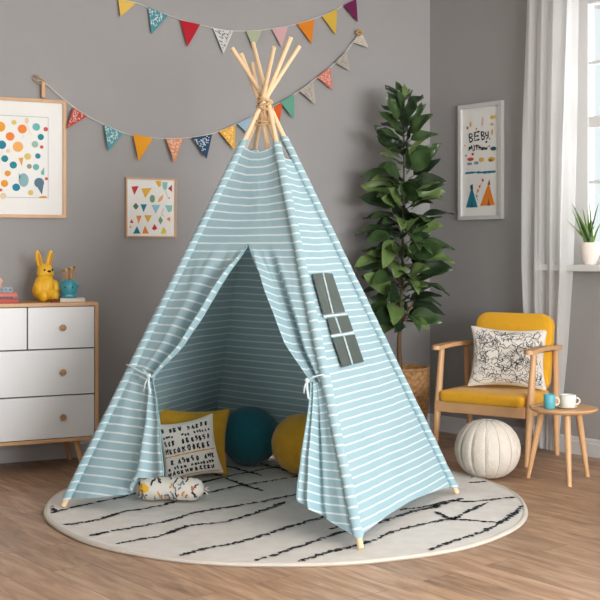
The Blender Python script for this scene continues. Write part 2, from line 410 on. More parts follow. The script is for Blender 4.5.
# ================================================================== TEEPEE
def cg(x, d, z=0): return W(x, d, z)
pL, pF, pR = G(63, 506, RZ+.006), G(361, 549, RZ+.006), G(457, 493, RZ+.006)
pB = G(209, 447.5, 0)
ctr = W(-.155, 5.55)
KZ = 1.905
KN = P(265, 103, 5.55)
tent = thing('play_tent', 'child sized teal and white striped teepee tent standing on the round rug', 'tent', (ctr.x, ctr.y, 0))
feet = {'L': pL, 'F': pF, 'R': pR, 'B': pB}
kn = {}
for k, f in feet.items():
    h = Vector((f.x-ctr.x, f.y-ctr.y, 0)).normalized()
    side = Vector((-h.y, h.x, 0))
    kn[k] = KN+h*.012+side*.012
def onpole(k, z):
    f, q = feet[k], kn[k]; return f+(q-f)*((z-f.z)/(q.z-f.z))
def pole(a, q, top, r0=.0135, r1=.0105):
    bm = NB(); d = (q-a).normalized(); dd = (q-CAM).dot(fwd0)
    e = P(*top, dd+d.dot(fwd0)*.30)
    n = 14; pts = [Vector(p) for p in smooth_curve([tuple(a+(q-a)*.0), tuple(a+(q-a)*.45), tuple(a+(q-a)*.9), tuple(q), tuple(e)], 5)]; n = len(pts)-1
    tube(bm, pts, [r0+(r1-r0)*i/n for i in range(n+1)], 12)
    return link('tent_pole', bm, PINE, tent, world=True, smooth=True)
fwd0 = W(0, 1)-W(0, 0)
for k, ex in (('L', (299.5, 46)), ('F', (253, 43)), ('R', (232, 48)), ('B', (274, 47))): pole(feet[k], kn[k], ex)
# three thin spare poles lashed at the knot
def spare(ptop, depth_t, pbot, depth_b):
    a = P(*pbot, depth_b); b = P(*ptop, depth_t); bm = NB()
    tube(bm, [a+(b-a)*(i/8) for i in range(9)], [.0115]*9, 12); link('tent_pole', bm, PINE, tent, world=True, smooth=True)
spare((291, 37), 5.47, (238, 165), 5.63)
spare((241, 54), 5.62, (283, 160), 5.50)
spare((252, 63), 5.66, (270, 158), 5.47)
ZT = 1.70
# sleeves sewn round the four corner poles
for k in 'LFRB':
    bm = NB(); lay = bm.loops.layers.uv.new('UVMap'); n = 60; m = 14; off = Vector((0, 0, 0))
    h = Vector((feet[k].x-ctr.x, feet[k].y-ctr.y, 0)).normalized()
    vs = []
    z0 = {'L': .055, 'F': .065, 'R': .05, 'B': .05}[k]; z1 = {'L': ZT+.03, 'F': ZT+.01, 'R': ZT+.05, 'B': ZT}[k]
    for i in range(n+1):
        z = z0+(z1-z0)*i/n; c = onpole(k, z); ring = []
        for j in range(m):
            a = 2*PI*j/m; rr = .0215+.0032*noise.noise(Vector((math.cos(a)*1.5, math.sin(a)*1.5, z*22+ord(k))))
            ring.append(bm.verts.new(c+Vector((math.cos(a), math.sin(a), 0))*rr))
        vs.append(ring)
    for i in range(n):
        for j in range(m):
            f = bm.faces.new((vs[i][j], vs[i][(j+1) % m], vs[i+1][(j+1) % m], vs[i+1][j]))
            for lp, (jj, ii) in zip(f.loops, ((j, i), (j+1, i), (j+1, i+1), (j, i+1))):
                lp[lay].uv = (jj*.008+ord(k), z0+(z1-z0)*ii/n+.006*math.sin(2*PI*jj/m))
    link('pole_sleeve', bm, STRIPE, tent, world=True, smooth='all')
def inward(k): return (Vector((ctr.x-feet[k].x, ctr.y-feet[k].y, 0))).normalized()
def panel(name, A, B, sag, hem, ztA, ztB, dip, shift=(0, 0), nu=40, nv=60):
    bm = NB()
    N_ = (feet[B]-feet[A]).cross(Vector((0, 0, 1))).normalized()
    if N_.dot(Vector((ctr.x, ctr.y, 0))-Vector((feet[A].x, feet[A].y, 0))) > 0: N_ = -N_
    def zz(u, v):
        lo = .055+hem*math.sin(PI*u); hi = ztA+(ztB-ztA)*u-dip*math.sin(PI*u); return lo+(hi-lo)*v
    def fn(u, v):
        z = zz(u, v); a = onpole(A, z)+inward(A)*shift[0]; b = onpole(B, z)+inward(B)*shift[1]
        p = a+(b-a)*u
        w = math.sin(PI*u)
        ripple = .006*noise.noise(Vector((u*5, v*4, ord(A))))+.003*noise.noise(Vector((u*14, v*9, ord(B))))
        return p+N_*(-.010+sag*w*math.sin(PI*min(1, v*1.0+.15))+ripple*w)
    def uvf(u, v):
        z = zz(u, v); return (u*1.3*(1-z/2)+ord(A), z*(1.22 if name == 'side_panel' else 1.0)+.008*noise.noise(Vector((u*2.2, z*2, 3)))*math.sin(PI*u))
    grid(bm, fn, nu, nv, uvfn=uvf)
    o = link(name, bm, STRIPE, tent, world=True, smooth='all'); return N_
NR = panel('side_panel', 'F', 'R', .012, .03, ZT-.045, ZT-.06, .01)
panel('rear_panel', 'L', 'B', .045, .0, ZT-.06, ZT-.06, .05, (.0, .022))
panel('rear_panel', 'B', 'R', .03, .0, ZT-.07, ZT-.07, .06, (.022, .0))
# front: yoke over the doorway, two door flaps tied back
Nf = (feet['F']-feet['L']).cross(Vector((0, 0, 1))).normalized()
if Nf.dot(CAM-pL) < 0: Nf = -Nf
pl_n = (pF-pL).cross(KN-pL).normalized()
if pl_n.dot(CAM-pL) < 0: pl_n = -pl_n
def front_uz(px, py):
    q = hit(px, py, pL, pl_n); z = q.z; a, b = onpole('L', z), onpole('F', z)
    return (q-a).dot(b-a)/(b-a).length_squared, z
uA, zA = front_uz(249, 244)
def fpt(u, z, off=0.0):
    a, b = onpole('L', z), onpole('F', z); return a+(b-a)*u+pl_n*off
def fold_noise(u, z): return .004*noise.noise(Vector((u*6, z*5, 1)))
bm = NB()
def yk(u, v):
    hi = ZT+.01-.045*math.sin(PI*u); z = zA+(hi-zA)*v
    return fpt(u, z, -.012*math.sin(PI*u)*math.sin(PI*v)+fold_noise(u, z)*math.sin(PI*u)*math.sin(PI*v))
def ykuv(u, v):
    z = zA+(ZT-zA)*v; return (u*.8, z-.012*math.sin(PI*u)*v)
grid(bm, yk, 40, 26, uvfn=ykuv); link('front_yoke', bm, STRIPE, tent, world=True, smooth='all')
eL = sorted([(z, u) for u, z in (front_uz(*p) for p in ((249,244),(235,272),(223,293),(208,320),(189,347),(165,370),(155,380),(160,400),(165,425),(168,450),(171,476)))])
eR = sorted([(z, u) for u, z in (front_uz(*p) for p in ((249,244),(264,277),(280,318),(290,347),(302,366),(312,382),(312,402),(309,440),(307,462),(304,488),(303,501)))])
zTieL = front_uz(155, 379)[1]; zTieR = front_uz(312, 382)[1]
def flap(edge, side, zTie, hem, seed):
    bm = NB(); nu, nv = 70, 110
    def zz(s, v):
        lo = interp(s, hem); return lo+(zA-lo)*v
    def fn(s, v):
        z = zz(s, v); ue = interp(z, edge)
        u = (ue*s) if side < 0 else 1-(1-ue)*s
        if z > zTie:                                     # long drag folds running from the tie up to the apex
            k = (zA-z)/(zA-zTie); g = math.sin(PI*min(1, k*.9+.02))**.7
            c = s**1.6
            off = g*(.042*math.sin(2*PI*1.5*c-.6)*s+.024*math.sin(2*PI*3.4*c+.8)*s*s)
            off += -.035*g*max(0, 1-abs(s-.62)/.2)*k
            off += .02*g*max(0, (s-.9)/.1)
        else:
            k = (zTie-z)/zTie; g = .012+.030*min(1, k*1.6)
            s0 = .80-(.14 if side < 0 else .06)*min(1, k*1.3); q_ = (s-s0)/(1-s0)
            sm = max(0, min(1, (s-s0+.05)/.07)); sm = sm*sm*(3-2*sm)
            off = (.008+.035*min(1, k*2))*sm+(.006+.012*k)*math.sin(2*PI*1.3*max(0, q_)+.5)*sm-.030*math.exp(-((s-s0+.08)/.06)**2)*min(1, k*3)
            off += .006*math.sin(2*PI*1.6*s)*min(1, s*4)*(1-sm)
        off += fold_noise(u*3, z*2)*min(1, s*4)
        fade = min(1, (1-v)*9)
        return fpt(u, z, off*fade-.011*math.exp(-(s/.05)**2))
    def uvf(s, v):
        z = zz(s, v); k = max(0, min(1, 1-abs(z-zTie)/.5))
        return (s*.5+seed, zA+(z-zA)*(1.0 if side < 0 else 1.18)+(.05*s*s*k if z > zTie else -.05*s*s*k+.10*s*s*(k**2)))
    grid(bm, fn, nu, nv, uvfn=uvf)
    # turned hem bead along the free edge
    o = link('door_flap', bm, STRIPE, tent, world=True, smooth='all')
    hb = NB(); tube(hb, [fn(1, v/60)+pl_n*.002 for v in range(61)], .003, 6)
    link('flap_hem', hb, mat('teal_hem', (140, 178, 186), .85), o, world=True, smooth='all')
    return fn
fL = flap(eL, -1, zTieL, [(0, .055), (.3, .075), (.62, .115), (.74, .175), (1, .195)], 5)
fR = flap(eR, 1, zTieR, [(0, .06), (.4, .095), (.8, .14), (1, .165)], 9)
# ties
def tie(pa, pb, zt, tails):
    bm = NB()
    a = fpt(*front_uz(*pa), .024); b = fpt(*front_uz(*pb), .045)
    mid = (a+b)/2+pl_n*.012
    tube(bm, [a-pl_n*.03, a, mid, b, b-pl_n*.05], .008, 10, flat=.45)
    ell(bm, b, (.011, .011, .011))
    for q in tails:
        e = fpt(*front_uz(*q), .05); tube(bm, [b, (b+e)/2+pl_n*.006, e], .005, 8, flat=.5)
    link('tie_back', bm, TIE, tent, world=True, smooth='all')
tie((131, 366), (155, 378), zTieL, [(150, 372), (157, 396), (150, 394)])
tie((325, 376), (312, 383), zTieR, [(314, 402), (309, 396)])
# knot rope at the crossing
bm = NB()
for j in range(4):
    rr = .040-.003*j; pts = []
    for i in range(33):
        a = 2*PI*i/32; pts.append(KN+Vector((math.cos(a)*rr, math.sin(a)*rr*1.0, -.004+.011*(j-1.5)+.012*math.sin(a+j*1.7))))
    tube(bm, pts, .0048, 8, cap=False)
tail0 = KN+ray(265, 103).normalized()*-.04
tube(bm, [tail0, tail0+Vector((-.004, 0, -.05)), tail0+Vector((.006, 0, -.09))], .004, 8)
for j in range(2):
    rr = .052; c = KN+Vector((0, 0, -.085-.012*j)); pts = [c+Vector((math.cos(2*PI*i/28)*rr, math.sin(2*PI*i/28)*rr, .012*math.sin(2*PI*i/28+j))) for i in range(29)]
    tube(bm, pts, .0038, 8, cap=False)
link('lashing_rope', bm, ROPE, tent, world=True, smooth='all')
# window in the side panel: six dark panes and a pale sewn frame
pr0 = pF; pr_n = (pR-pF).cross(KN-pF).normalized()
if pr_n.dot(CAM-pF) < 0: pr_n = -pr_n
panes = [((312.5,274),(321.5,273),(332,313.5),(323.5,314.8)), ((324,272.8),(332.5,273.5),(345.3,311.7),(334,313.3)),
 ((327.4,318.4),(334.6,317.3),(340,333),(331.5,334.4)), ((336.8,317),(348,315.3),(353.5,331),(342,332.9)),
 ((332.5,338),(343,336.3),(351.8,364.8),(342.5,367.3)), ((345,336),(354.8,334.4),(364,361.6),(353.6,364.3))]
wf = NB()
ox = [(309.5,271),(334.5,269.8),(367,363.5),(340.5,370.5)]
q = [hit(*p, pr0+pr_n*.018, pr_n) for p in ox]
fr_in = []
win = None
bmf = NB()
def strip(bm, a, b, w):
    tube(bm, [a+(b-a)*(i/6) for i in range(7)], w, 8, flat=.4, up=pr_n)
for pa, pb in (((323,272.5),(333,313.5)),((335.5,317),(341,333)),((344,336),(352.6,364.5)),((324,316.5),(347,313.7)),((331.5,336.2),(354,332.8))):
    strip(bmf, hit(*pa, pr0+pr_n*.02, pr_n), hit(*pb, pr0+pr_n*.02, pr_n), .005)
win = link('tent_window', bmf, TIE, tent, world=True, smooth='all')
for pn in panes:
    bm = NB(); a = [bm.verts.new(hit(*p, pr0+pr_n*.017, pr_n)) for p in pn]; b = [bm.verts.new(hit(*p, pr0+pr_n*.014, pr_n)) for p in pn]
    bm.faces.new(a); bm.faces.new(b[::-1])
    for i in range(4): bm.faces.new((a[i], b[i], b[(i+1) % 4], a[(i+1) % 4]))
    link('window_pane', bm, SCREEN, win, world=True)

# ================================================================== CUSHIONS
def pillow_fn(w, h, t, pinch=.12, seed=0, wr=.004):
    def S(u, v, side=1, lift=0):
        u = max(-1, min(1, u)); v = max(-1, min(1, v))
        x = w/2*u*(1-pinch*(1-v*v)*abs(u)**2); y = h/2*v*(1-pinch*(1-u*u)*abs(v)**2)
        e = max(0, (1-u**2)*(1-v**2)); th = t/2*e**.42
        th += wr*noise.noise(Vector((u*2.2, v*2.2, seed)))*min(1, e*3)*2+wr*.8*noise.noise(Vector((u*5, v*5, seed+4)))*min(1, e*4)
        return Vector((x, -(th+lift)*side, y))
    return S
def pillow_mesh(S, bm, n=30):
    for side in (1, -1):
        grid(bm, lambda a, b: S(math.sin((a-.5)*PI), math.sin((b-.5)*PI), side), n, n)
    bmesh.ops.remove_doubles(bm, verts=bm.verts, dist=1e-5)
def place(o_root_mat, v): return o_root_mat @ v
def pillow(name, label, loc, rz, tilt, roll, w, h, t, material, seed, deco=None, extra=()):
    """loc = where the middle of the bottom edge rests"""
    root = thing(name, label, 'cushion', loc, rz)
    S = pillow_fn(w, h, t, seed=seed)
    M = Matrix.Rotation(tilt, 4, 'X') @ Matrix.Rotation(roll, 4, 'Y') @ Matrix.Translation((0, 0, h/2))
    bm = NB(); pillow_mesh(S, bm)
    if deco: deco(bm, lambda x, y, hh: S(x, y, 1, hh))
    bm.transform(M)
    zmin = min(v.co.z for v in bm.verts); bm.transform(Matrix.Translation((0, 0, -zmin)))
    c = link('cushion_cover', bm, [material]+list(extra), root, smooth='all')
    bm = NB(); per = [S(u, v) for u, v in subdiv([(-1, -1), (1, -1), (1, 1), (-1, 1), (-1, -1)], 14)]
    tube(bm, per, .0035, 6, cap=False); bm.transform(M); bm.transform(Matrix.Translation((0, 0, -zmin)))
    link('seam', bm, material, root, smooth='all')
    return root
cam_rz = -TH
def glyph(rnd, bm, S, cx, cy, s, aspect=1.0):
    kind = rnd.randint(0, 6); o = lambda pts: [(cx+x*s, cy+y*s*aspect) for x, y in pts]
    st_ = {0: [[(-.4, -1), (-.4, 1)], [(-.4, 0), (.4, .9)], [(-.3, .1), (.4, -1)]],
           1: [[(.4, .7), (-.2, 1), (-.4, .3), (.3, -.1), (.4, -.7), (-.3, -1)]],
           2: [[(-.5, -1), (0, 1), (.5, -1)], [(-.3, -.2), (.3, -.2)]],
           3: [[(-.4, -1), (-.4, 1), (.3, .7), (-.3, .1), (.4, -.5), (-.4, -1)]],
           4: [[(0, 1), (.4, .3), (.3, -.8), (-.3, -.9), (-.4, .2), (0, 1)]],
           5: [[(-.5, 1), (-.2, -1), (.05, .3), (.3, -1), (.5, 1)]],
           6: [[(-.4, -1), (-.4, 1)], [(.4, -1), (.4, 1)], [(-.4, 0), (.4, .1)]]}[kind]
    for p in st_: ribbon(bm, subdiv(o([(a+rnd.uniform(-.22, .22), b+rnd.uniform(-.22, .22)) for a, b in p]), 3), .045, S, .0018, 1, .45, rnd)
def deco_letters(bm, S):
    rnd = random.Random(21)
    for row, (y, s, asp) in enumerate(((.74, .075, 1), (.5, .05, .6), (.28, .075, 1), (.02, .085, 1), (-.36, .075, 1), (-.58, .05, .8), (-.76, .07, 1))):
        x = -.82
        while x < .84:
            if rnd.random() < .86: glyph(rnd, bm, S, x, y+rnd.uniform(-.02, .02), s, asp)
            x += s*1.75+rnd.uniform(.0, .05)
    ribbon(bm, subdiv([(-.95, -.17), (-.3, -.155), (.3, -.15), (.95, -.16)], 8), .04, S, .0018, 2, .3, rnd)
    ribbon(bm, subdiv([(-.9, -.93), (.9, -.93)], 12), .03, S, .0018, 2, .5, rnd)
def deco_lines(bm, S):
    rnd = random.Random(5)
    for i in range(17):
        for j in range(15):
            x = -.92+1.84*i/16+rnd.uniform(-.05, .05); y = -.9+1.8*j/14+rnd.uniform(-.05, .05)
            a = rnd.uniform(0, 2*PI); pts = [(x, y)]
            for k in range(rnd.randint(2, 4)):
                a += rnd.choice((-1, 1))*rnd.uniform(.4, 1.3); l = rnd.uniform(.08, .16)
                x += math.cos(a)*l; y += math.sin(a)*l
                if abs(x) > .95 or abs(y) > .95: break
                pts.append((x, y))
            if len(pts) > 1: ribbon(bm, subdiv(pts, 3), .013, S, .0018, 1, .25, rnd)
RC = RZ+.0035
q = G(191, 476, RC)
pillow('throw_pillow', 'plain mustard yellow square cushion standing behind the black lettered cushion in the tent', q, cam_rz+.08, -.22, .03, .385, .345, .13, MUST, 3)
q = G(194.5, 483.5, RC)
pillow('throw_pillow', 'off-white cushion with rows of black lettering and an ochre line, leaning in the tent', q, cam_rz+.05, -.20, -.19, .295, .30, .10, COTTON, 8, deco_letters, (BLACK, ORAN))
# ball cushions
def ball(label, loc, r, material, btn):
    root = thing('ball_cushion', label, 'cushion', loc, 0, None)
    bm = NB(); n = 28
    prof = [(r*math.sin(PI*i/n)*1.0, r*.97-r*.97*math.cos(PI*i/n)) for i in range(n+1)]
    prof[0] = (0, prof[0][1]); prof[-1] = (0, prof[-1][1])
    lathe(bm, prof, 72, fn=lambda a, z: 1-.018*abs(math.cos(a*6))**12*math.sin(PI*min(1, max(0, z/(2*r)))))
    zc = .97*r
    if btn: bm.transform(Matrix.Translation((0, 0, zc)) @ Matrix.Rotation(cam_rz, 4, 'Z') @ Matrix.Rotation(btn[0], 4, 'Z') @ Matrix.Rotation(btn[1], 4, 'X') @ Matrix.Translation((0, 0, -zc)))
    link('cushion_cover', bm, material, root, smooth='all')
    bm = NB(); ell(bm, (0, 0, 2*zc-.002), (.016, .016, .006))
    if btn: bm.transform(Matrix.Translation((0, 0, zc)) @ Matrix.Rotation(cam_rz, 4, 'Z') @ Matrix.Rotation(btn[0], 4, 'Z') @ Matrix.Rotation(btn[1], 4, 'X') @ Matrix.Translation((0, 0, -zc)))
    link('button', bm, material, root, smooth='all')
ball('round deep teal ball cushion between the mustard cushions inside the tent', W(-.278, 6.33, RC), .163, TEALW, (.3, 1.0))
ball('round mustard yellow ball cushion beside the right tent flap', W(.008, 6.08, RC), .160, MUST, (.25, 1.25))
# small bolster lying at the doorway
q = G(170, 501, RC)
root = thing('bolster_cushion', 'small off-white patterned roll cushion lying under the left tent flap', 'cushion', q, cam_rz-.12)
bm = NB(); BL = .325
def bol(u, v):
    x = (u-.5)*BL; a = 2*PI*v
    r = .060*(1-abs(2*u-1)**7)**.5*(1-.12*max(0, u-.6)/.4)*(1+.06*math.sin(u*9+.4))
    r += .0035*noise.noise(Vector((u*9, math.cos(a)*2, math.sin(a)*2)))
    if u > .995 or u < .005: r = .012
    return Vector((x, r*math.cos(a), .055+r*.92*math.sin(a)))
grid(bm, bol, 60, 32)
bmesh.ops.remove_doubles(bm, verts=bm.verts, dist=1e-5)
def bs(x, y, h):
    u = max(.02, min(.98, x)); p = bol(u, y); c = Vector((p.x, 0, .055)); n = (p-c).normalized(); return p+n*h
rnd = random.Random(12)
cols = [BLACK, ORAN, col((120, 130, 140)), col((186, 120, 84))]
for i in range(120):
    x, y = rnd.uniform(.06, .93), rnd.uniform(.1, .9)
    a = rnd.uniform(0, 2*PI); l = rnd.uniform(.02, .07); b = a+rnd.uniform(-1, 1)
    p = [(x, y), (x+math.cos(a)*l*.7, y+math.sin(a)*l*1.2), (x+math.cos(a)*l*.7+math.cos(b)*l*.6, y+math.sin(a)*l*1.2+math.sin(b)*l)]
    ribbon(bm, subdiv(p, 3), .022, bs, .0015, 1+rnd.choice((0, 0, 1, 2, 2, 3)), .5, rnd)
for k in range(9): ribbon(bm, [(.08+.018*k, .40+.012*abs(k-4)), (.08+.018*k, .47), (.08+.018*k, .54-.008*abs(k-4))], .019, bs, .0019, 5)
for zz_ in (0,):
    ribbon(bm, [(.06+.11*k/8, .62-.13*math.sin(PI*k/8)) for k in range(9)], .014, bs, .0018, 1, .3, rnd)
zm = min(v.co.z for v in bm.verts); bm.transform(Matrix.Translation((0, 0, -zm)))
link('cushion_cover', bm, [COTTON]+cols+[col((232, 180, 50))], root, smooth='all')
bm = NB()
for k in range(5): tube(bm, [(BL/2-.004, 0, .056), (BL/2+.012, .012*math.cos(k*1.26), .055+.012*math.sin(k*1.26)), (BL/2+.02, .02*math.cos(k*1.26), .05+.02*math.sin(k*1.26))], .0025, 6)
link('tassel', bm, COTTON, root, smooth='all')

# ================================================================== POUF
pc = W((487.5-300)/F*6.06, 6.06)
root = thing('pouf', 'round cream knitted pouf with grey seams standing before the armchair', 'pouf', pc)
bm = NB(); n = 30; R0, HZ = .172, .306
prof = [(R0*math.sin(PI*i/n)**.82, HZ/2-HZ/2*math.cos(PI*i/n)) for i in range(n+1)]; prof[0] = (0, 0); prof[-1] = (0, HZ-.006)
NS = 14
lathe(bm, prof, 168, fn=lambda a, z: 1-.045*abs(math.cos(a*NS/2))**14*math.sin(PI*z/HZ)**.5+.002*math.sin(z*700)*math.sin(a*130))
link('knitted_cover', bm, POUF, root, smooth='all')
bm = NB()
for s in range(NS):
    a = 2*PI*(s)/NS
    tube(bm, [Vector((math.cos(a), math.sin(a), 0))*(r*.958)+Vector((0, 0, z)) for r, z in prof[2:-1]], .0022, 5)
link('seam_cord', bm, POUFS, root, smooth='all')
bm = NB(); ell(bm, (0, 0, HZ-.006), (.014, .014, .006)); link('centre_button', bm, POUFS, root, smooth='all')

# ================================================================== DRESSER
FY = -.39
def DX(px, py=350): return hit(px, py, Vector((0, FY, 0)), Vector((0, 1, 0)))
xr = DX(98.6).x; xm = DX(27.5).x; xl = 2*xm-xr
zd = DX(97, 302).z; zb = DX(92, 440).z
dr = thing('chest_of_drawers', 'white fronted oak dresser on splayed legs against the grey wall', 'dresser', ((xl+xr)/2, FY/2, 0))
tk = .020
bm = NB()
box(bm, (xl, FY, zd-tk), (xr, -.02, zd), bev=.002); box(bm, (xl, FY, zb), (xr, -.02, zb+tk), bev=.002)
box(bm, (xl, FY, zb+tk), (xl+tk, -.02, zd-tk)); box(bm, (xr-tk, FY, zb+tk), (xr, -.02, zd-tk))
link('body', bm, OAK, dr, world=True)
bm = NB(); box(bm, (xl+tk, FY+.03, zb+tk), (xr-tk, -.024, zd-tk)); link('gap_shade_fill', bm, DARKGAP, dr, world=True)  # dark filler block, gap shade put into its colour
z1 = DX(60, 349).z; z2 = DX(60, 395.5).z
gp = .0035
def drawer(x0, x1, z0, z1_, knobs):
    bm = NB(); box(bm, (x0+gp, FY+.002, z0+gp), (x1-gp, FY+.03, z1_-gp), bev=.0015)
    d = link('drawer', bm, WHITE, dr, world=True)
    for kx in knobs:
        bm = NB(); lathe(bm, [(0, .0), (.008, .0), (.008, .010), (.0165, .013), (.018, .018), (.0165, .024), (.010, .026), (0, .0255)], 24)
        bm.transform(Matrix.Translation((kx, FY+.002, (z0+z1_)/2)) @ Matrix.Rotation(PI/2, 4, 'X'))
        link('knob', bm, KNOB, d, world=True, smooth=True)
kr = DX(62.5).x; kl = 2*xm-kr
drawer(xm, xr-tk, z1, zd-tk, [kr]); drawer(xl+tk, xm, z1, zd-tk, [kl])
drawer(xl+tk, xr-tk, z2, z1, [kl, kr]); drawer(xl+tk, xr-tk, zb+tk, z2, [kl, kr])
for sx in (-1, 1):
    for yy, sy in ((FY+.07, -1), (-.08, 1)):
        x0 = (xr-.11) if sx > 0 else (xl+.11)
        bm = NB(); tube(bm, [(x0+sx*.035, yy+sy*.02, 0), (x0, yy, zb)], [.011, .019], 16)
        link('leg', bm, OAKC, dr, world=True, smooth=True)

# things on the dresser
zt_ = zd
def onD(px, dy): return Vector((hit(px, 300, Vector((0, -dy, 0)), Vector((0, 1, 0))).x, -dy, zt_))
q = onD(44.5, .20)
bun = thing('rabbit_figurine', 'yellow seated rabbit figurine with upright ears on the dresser', 'figurine', q, cam_rz+.72)
bm = NB(); s = 1.0
E = lambda c, sc, M=None: ell(bm, c, sc, M, 0, 28, 20)
E((0, 0, .062), (.070, .060, .062)); E((0, 0, .10), (.056, .050, .055)); E((0, -.006, .165), (.046, .044, .045))
E((-.022, -.012, .155), (.026, .03, .024)); E((.022, -.012, .155), (.026, .03, .024)); E((0, -.034, .158), (.022, .02, .018))
E((-.034, -.044, .034), (.026, .034, .034)); E((.034, -.044, .034), (.026, .034, .034))
E((-.050, -.02, .075), (.026, .034, .045)); E((.050, -.02, .075), (.026, .034, .045))
E((0, -.030, .085), (.040, .034, .055))
for sx in (-1, 1):
    M = Matrix.Rotation(sx*.22, 4, 'Y')
    E((sx*.033, .004, .232), (.0195, .013, .056), M)
    E((0, .058, .035), (.018, .018, .018))
body = link('body', bm, BUN, bun, smooth='all')
md = body.modifiers.new('fuse', 'REMESH'); md.mode = 'VOXEL'; md.voxel_size = .0032; md.use_smooth_shade = True
md = body.modifiers.new('soft', 'SMOOTH'); md.iterations = 5; md.factor = .5
for sx in (-1, 1):
    bm = NB(); ell(bm, (sx*.034, -.0085, .232), (.009, .003, .040), Matrix.Rotation(sx*.22, 4, 'Y')); link('inner_ear', bm, mat('dark_yellow', (205, 138, 24), .6), bun, smooth='all')
    bm = NB(); ell(bm, (sx*.024, -.046, .176), (.0052, .004, .006)); link('eye', bm, BLACK, bun, smooth='all')
bm = NB(); ell(bm, (0, -.054, .168), (.011, .006, .0065)); link('nose', bm, BLACK, bun, smooth='all')
# white book under the pot
q = onD(71.5, .25)
bk = thing('book', 'white book lying flat under the teal animal pot', 'book', q, cam_rz+.30)
bm = NB(); box(bm, (-.066, -.055, .002), (.064, .053, .017)); link('pages', bm, mat('page_edge', (226, 218, 203), .8), bk)
bm = NB(); box(bm, (-.068, -.057, 0), (.068, .057, .003), bev=.001); box(bm, (-.068, -.057, .016), (.068, .057, .019), bev=.001); box(bm, (.064, -.057, .002), (.068, .057, .017)); link('cover', bm, mat('book_white', (232, 228, 222), .5), bk)
q2 = onD(68.8, .25)+Vector((0, 0, .019))
TEALP = mat('teal_glaze', (60, 150, 166), .4)
pot = thing('animal_pot', 'teal animal face pot holding wooden sticks on the white book', 'pot', q2, cam_rz+.2)
bm = NB(); lathe(bm, [(0, 0), (.042, 0), (.045, .006), (.038, .016), (.043, .03), (.047, .05), (.046, .070), (.040, .088), (.031, .100), (.027, .102), (.026, .095), (.026, .03), (0, .03)], 36)
link('bowl', bm, TEALP, pot, smooth=True)
for sx in (-1, 1):
    bm = NB(); ell(bm, (sx*.045, .002, .066), (.010, .008, .013)); link('ear', bm, TEALP, pot, smooth='all')
    bm = NB(); ell(bm, (sx*.020, -.0435, .060), (.0035, .0035, .0045)); link('eye', bm, BLACK, pot, smooth='all')
bm = NB(); tube(bm, [(-.018, -.045, .013), (0, -.049, .015), (.018, -.045, .013)], .008, 8, flat=.7); link('collar', bm, mat('pale_blue_glaze', (150, 205, 216), .4), pot, smooth='all')
STICK = mat('brown_stick_wood', (182, 138, 86), .6, .1, 60, .15, 60)
tops = [(-.030, .004, .150, 'darkest of the wooden sticks, leaning left in the teal pot'), (-.014, -.006, .152, 'wooden stick second from the left in the teal pot'), (.002, .006, .158, 'wooden stick in the middle of the teal pot'),
        (.014, -.006, .164, 'wooden stick just right of centre in the teal pot'), (.030, .0, .168, 'tallest wooden stick with a round end leaning right in the teal pot')]
for i, (x, y, z, lb) in enumerate(tops):
    root = thing('wooden_stick', lb, 'stick', q2+Vector((0, 0, .031)), cam_rz+.2, 'sticks in the teal pot')
    bm = NB(); tube(bm, [(x*.35, y, 0), (x*.7, y, .07), (x, y, z-.031)], [.004, .0045, .005], 8); link('shaft', bm, STICK, root, smooth=True)
    bm = NB(); ell(bm, (x, y, z-.029), (.0085, .006, .008+.002*(i % 2))); link('tip', bm, mat('stick_tip_%d' % (i % 2), (150, 106, 58) if i % 2 == 0 else (205, 170, 120), .6), root, smooth='all')
# small dark red block beside the rabbit
bm = NB(); box(bm, (-.020, -.010, 0), (.020, .010, .012), bev=.003); box(bm, (-.010, -.008, .012), (.012, .006, .019), bev=.002)
o = link('toy_block', bm, mat('dark_red_wood', (120, 44, 34), .5)); o.location = onD(54.5, .335); o.rotation_euler = (0, 0, .2)
tag(o, 'tiny dark red toy piece at the foot of the rabbit', 'toy')
# books at left
def flatbook(label, loc, rz, w, d, h, c):
    r = thing('book', label, 'book', loc, rz, 'books stacked flat on the dresser')
    bm = NB(); box(bm, (-w/2+.003, -d/2+.003, .002), (w/2-.003, d/2-.003, h-.002)); link('pages', bm, mat('page_edge', (226, 218, 203), .8), r)
    bm = NB(); box(bm, (-w/2, -d/2, 0), (w/2, d/2, .0025), bev=.0008); box(bm, (-w/2, -d/2, h-.0025), (w/2, d/2, h), bev=.0008); box(bm, (-w/2, -d/2, .002), (w/2, -d/2+.0025, h-.002)); link('cover', bm, c, r)
qa = onD(1, .20); qa.x -= .045
flatbook('bright red book at the bottom of the stack left of the rabbit', qa, .06, .235, .17, .020, mat('red_book', (196, 52, 44), .5))
flatbook('dark slate book in the middle of the stack left of the rabbit', qa+Vector((-.008, 0, .020)), -.03, .205, .16, .014, mat('slate_book', (84, 78, 80), .5))
flatbook('coral red book on top of the stack left of the rabbit', qa+Vector((-.002, 0, .034)), .02, .235, .165, .018, mat('coral_book', (216, 104, 84), .5))
zz0 = .052
q = qa+Vector((.015, .02, zz0))
bm = NB(); ell(bm, (0, 0, .038), (.040, .034, .038)); ell(bm, (.020, -.004, .062), (.024, .022, .022))
tag(link('pebble_toy', bm, mat('pink_clay', (216, 176, 158), .7), smooth='all', origin=(0, 0, 0)), 'rounded pale pink toy on top of the left book stack', 'toy').location = q
q = qa+Vector((.062, -.045, zz0))
bm = NB()
for k in range(3):
    c = Vector((-.018+.02*k, .0, .016)); tube(bm, [c+Vector((math.cos(2*PI*i/20)*.015, .006*math.sin(i+k), math.sin(2*PI*i/20)*.0125)) for i in range(21)], .0034, 8, cap=False)
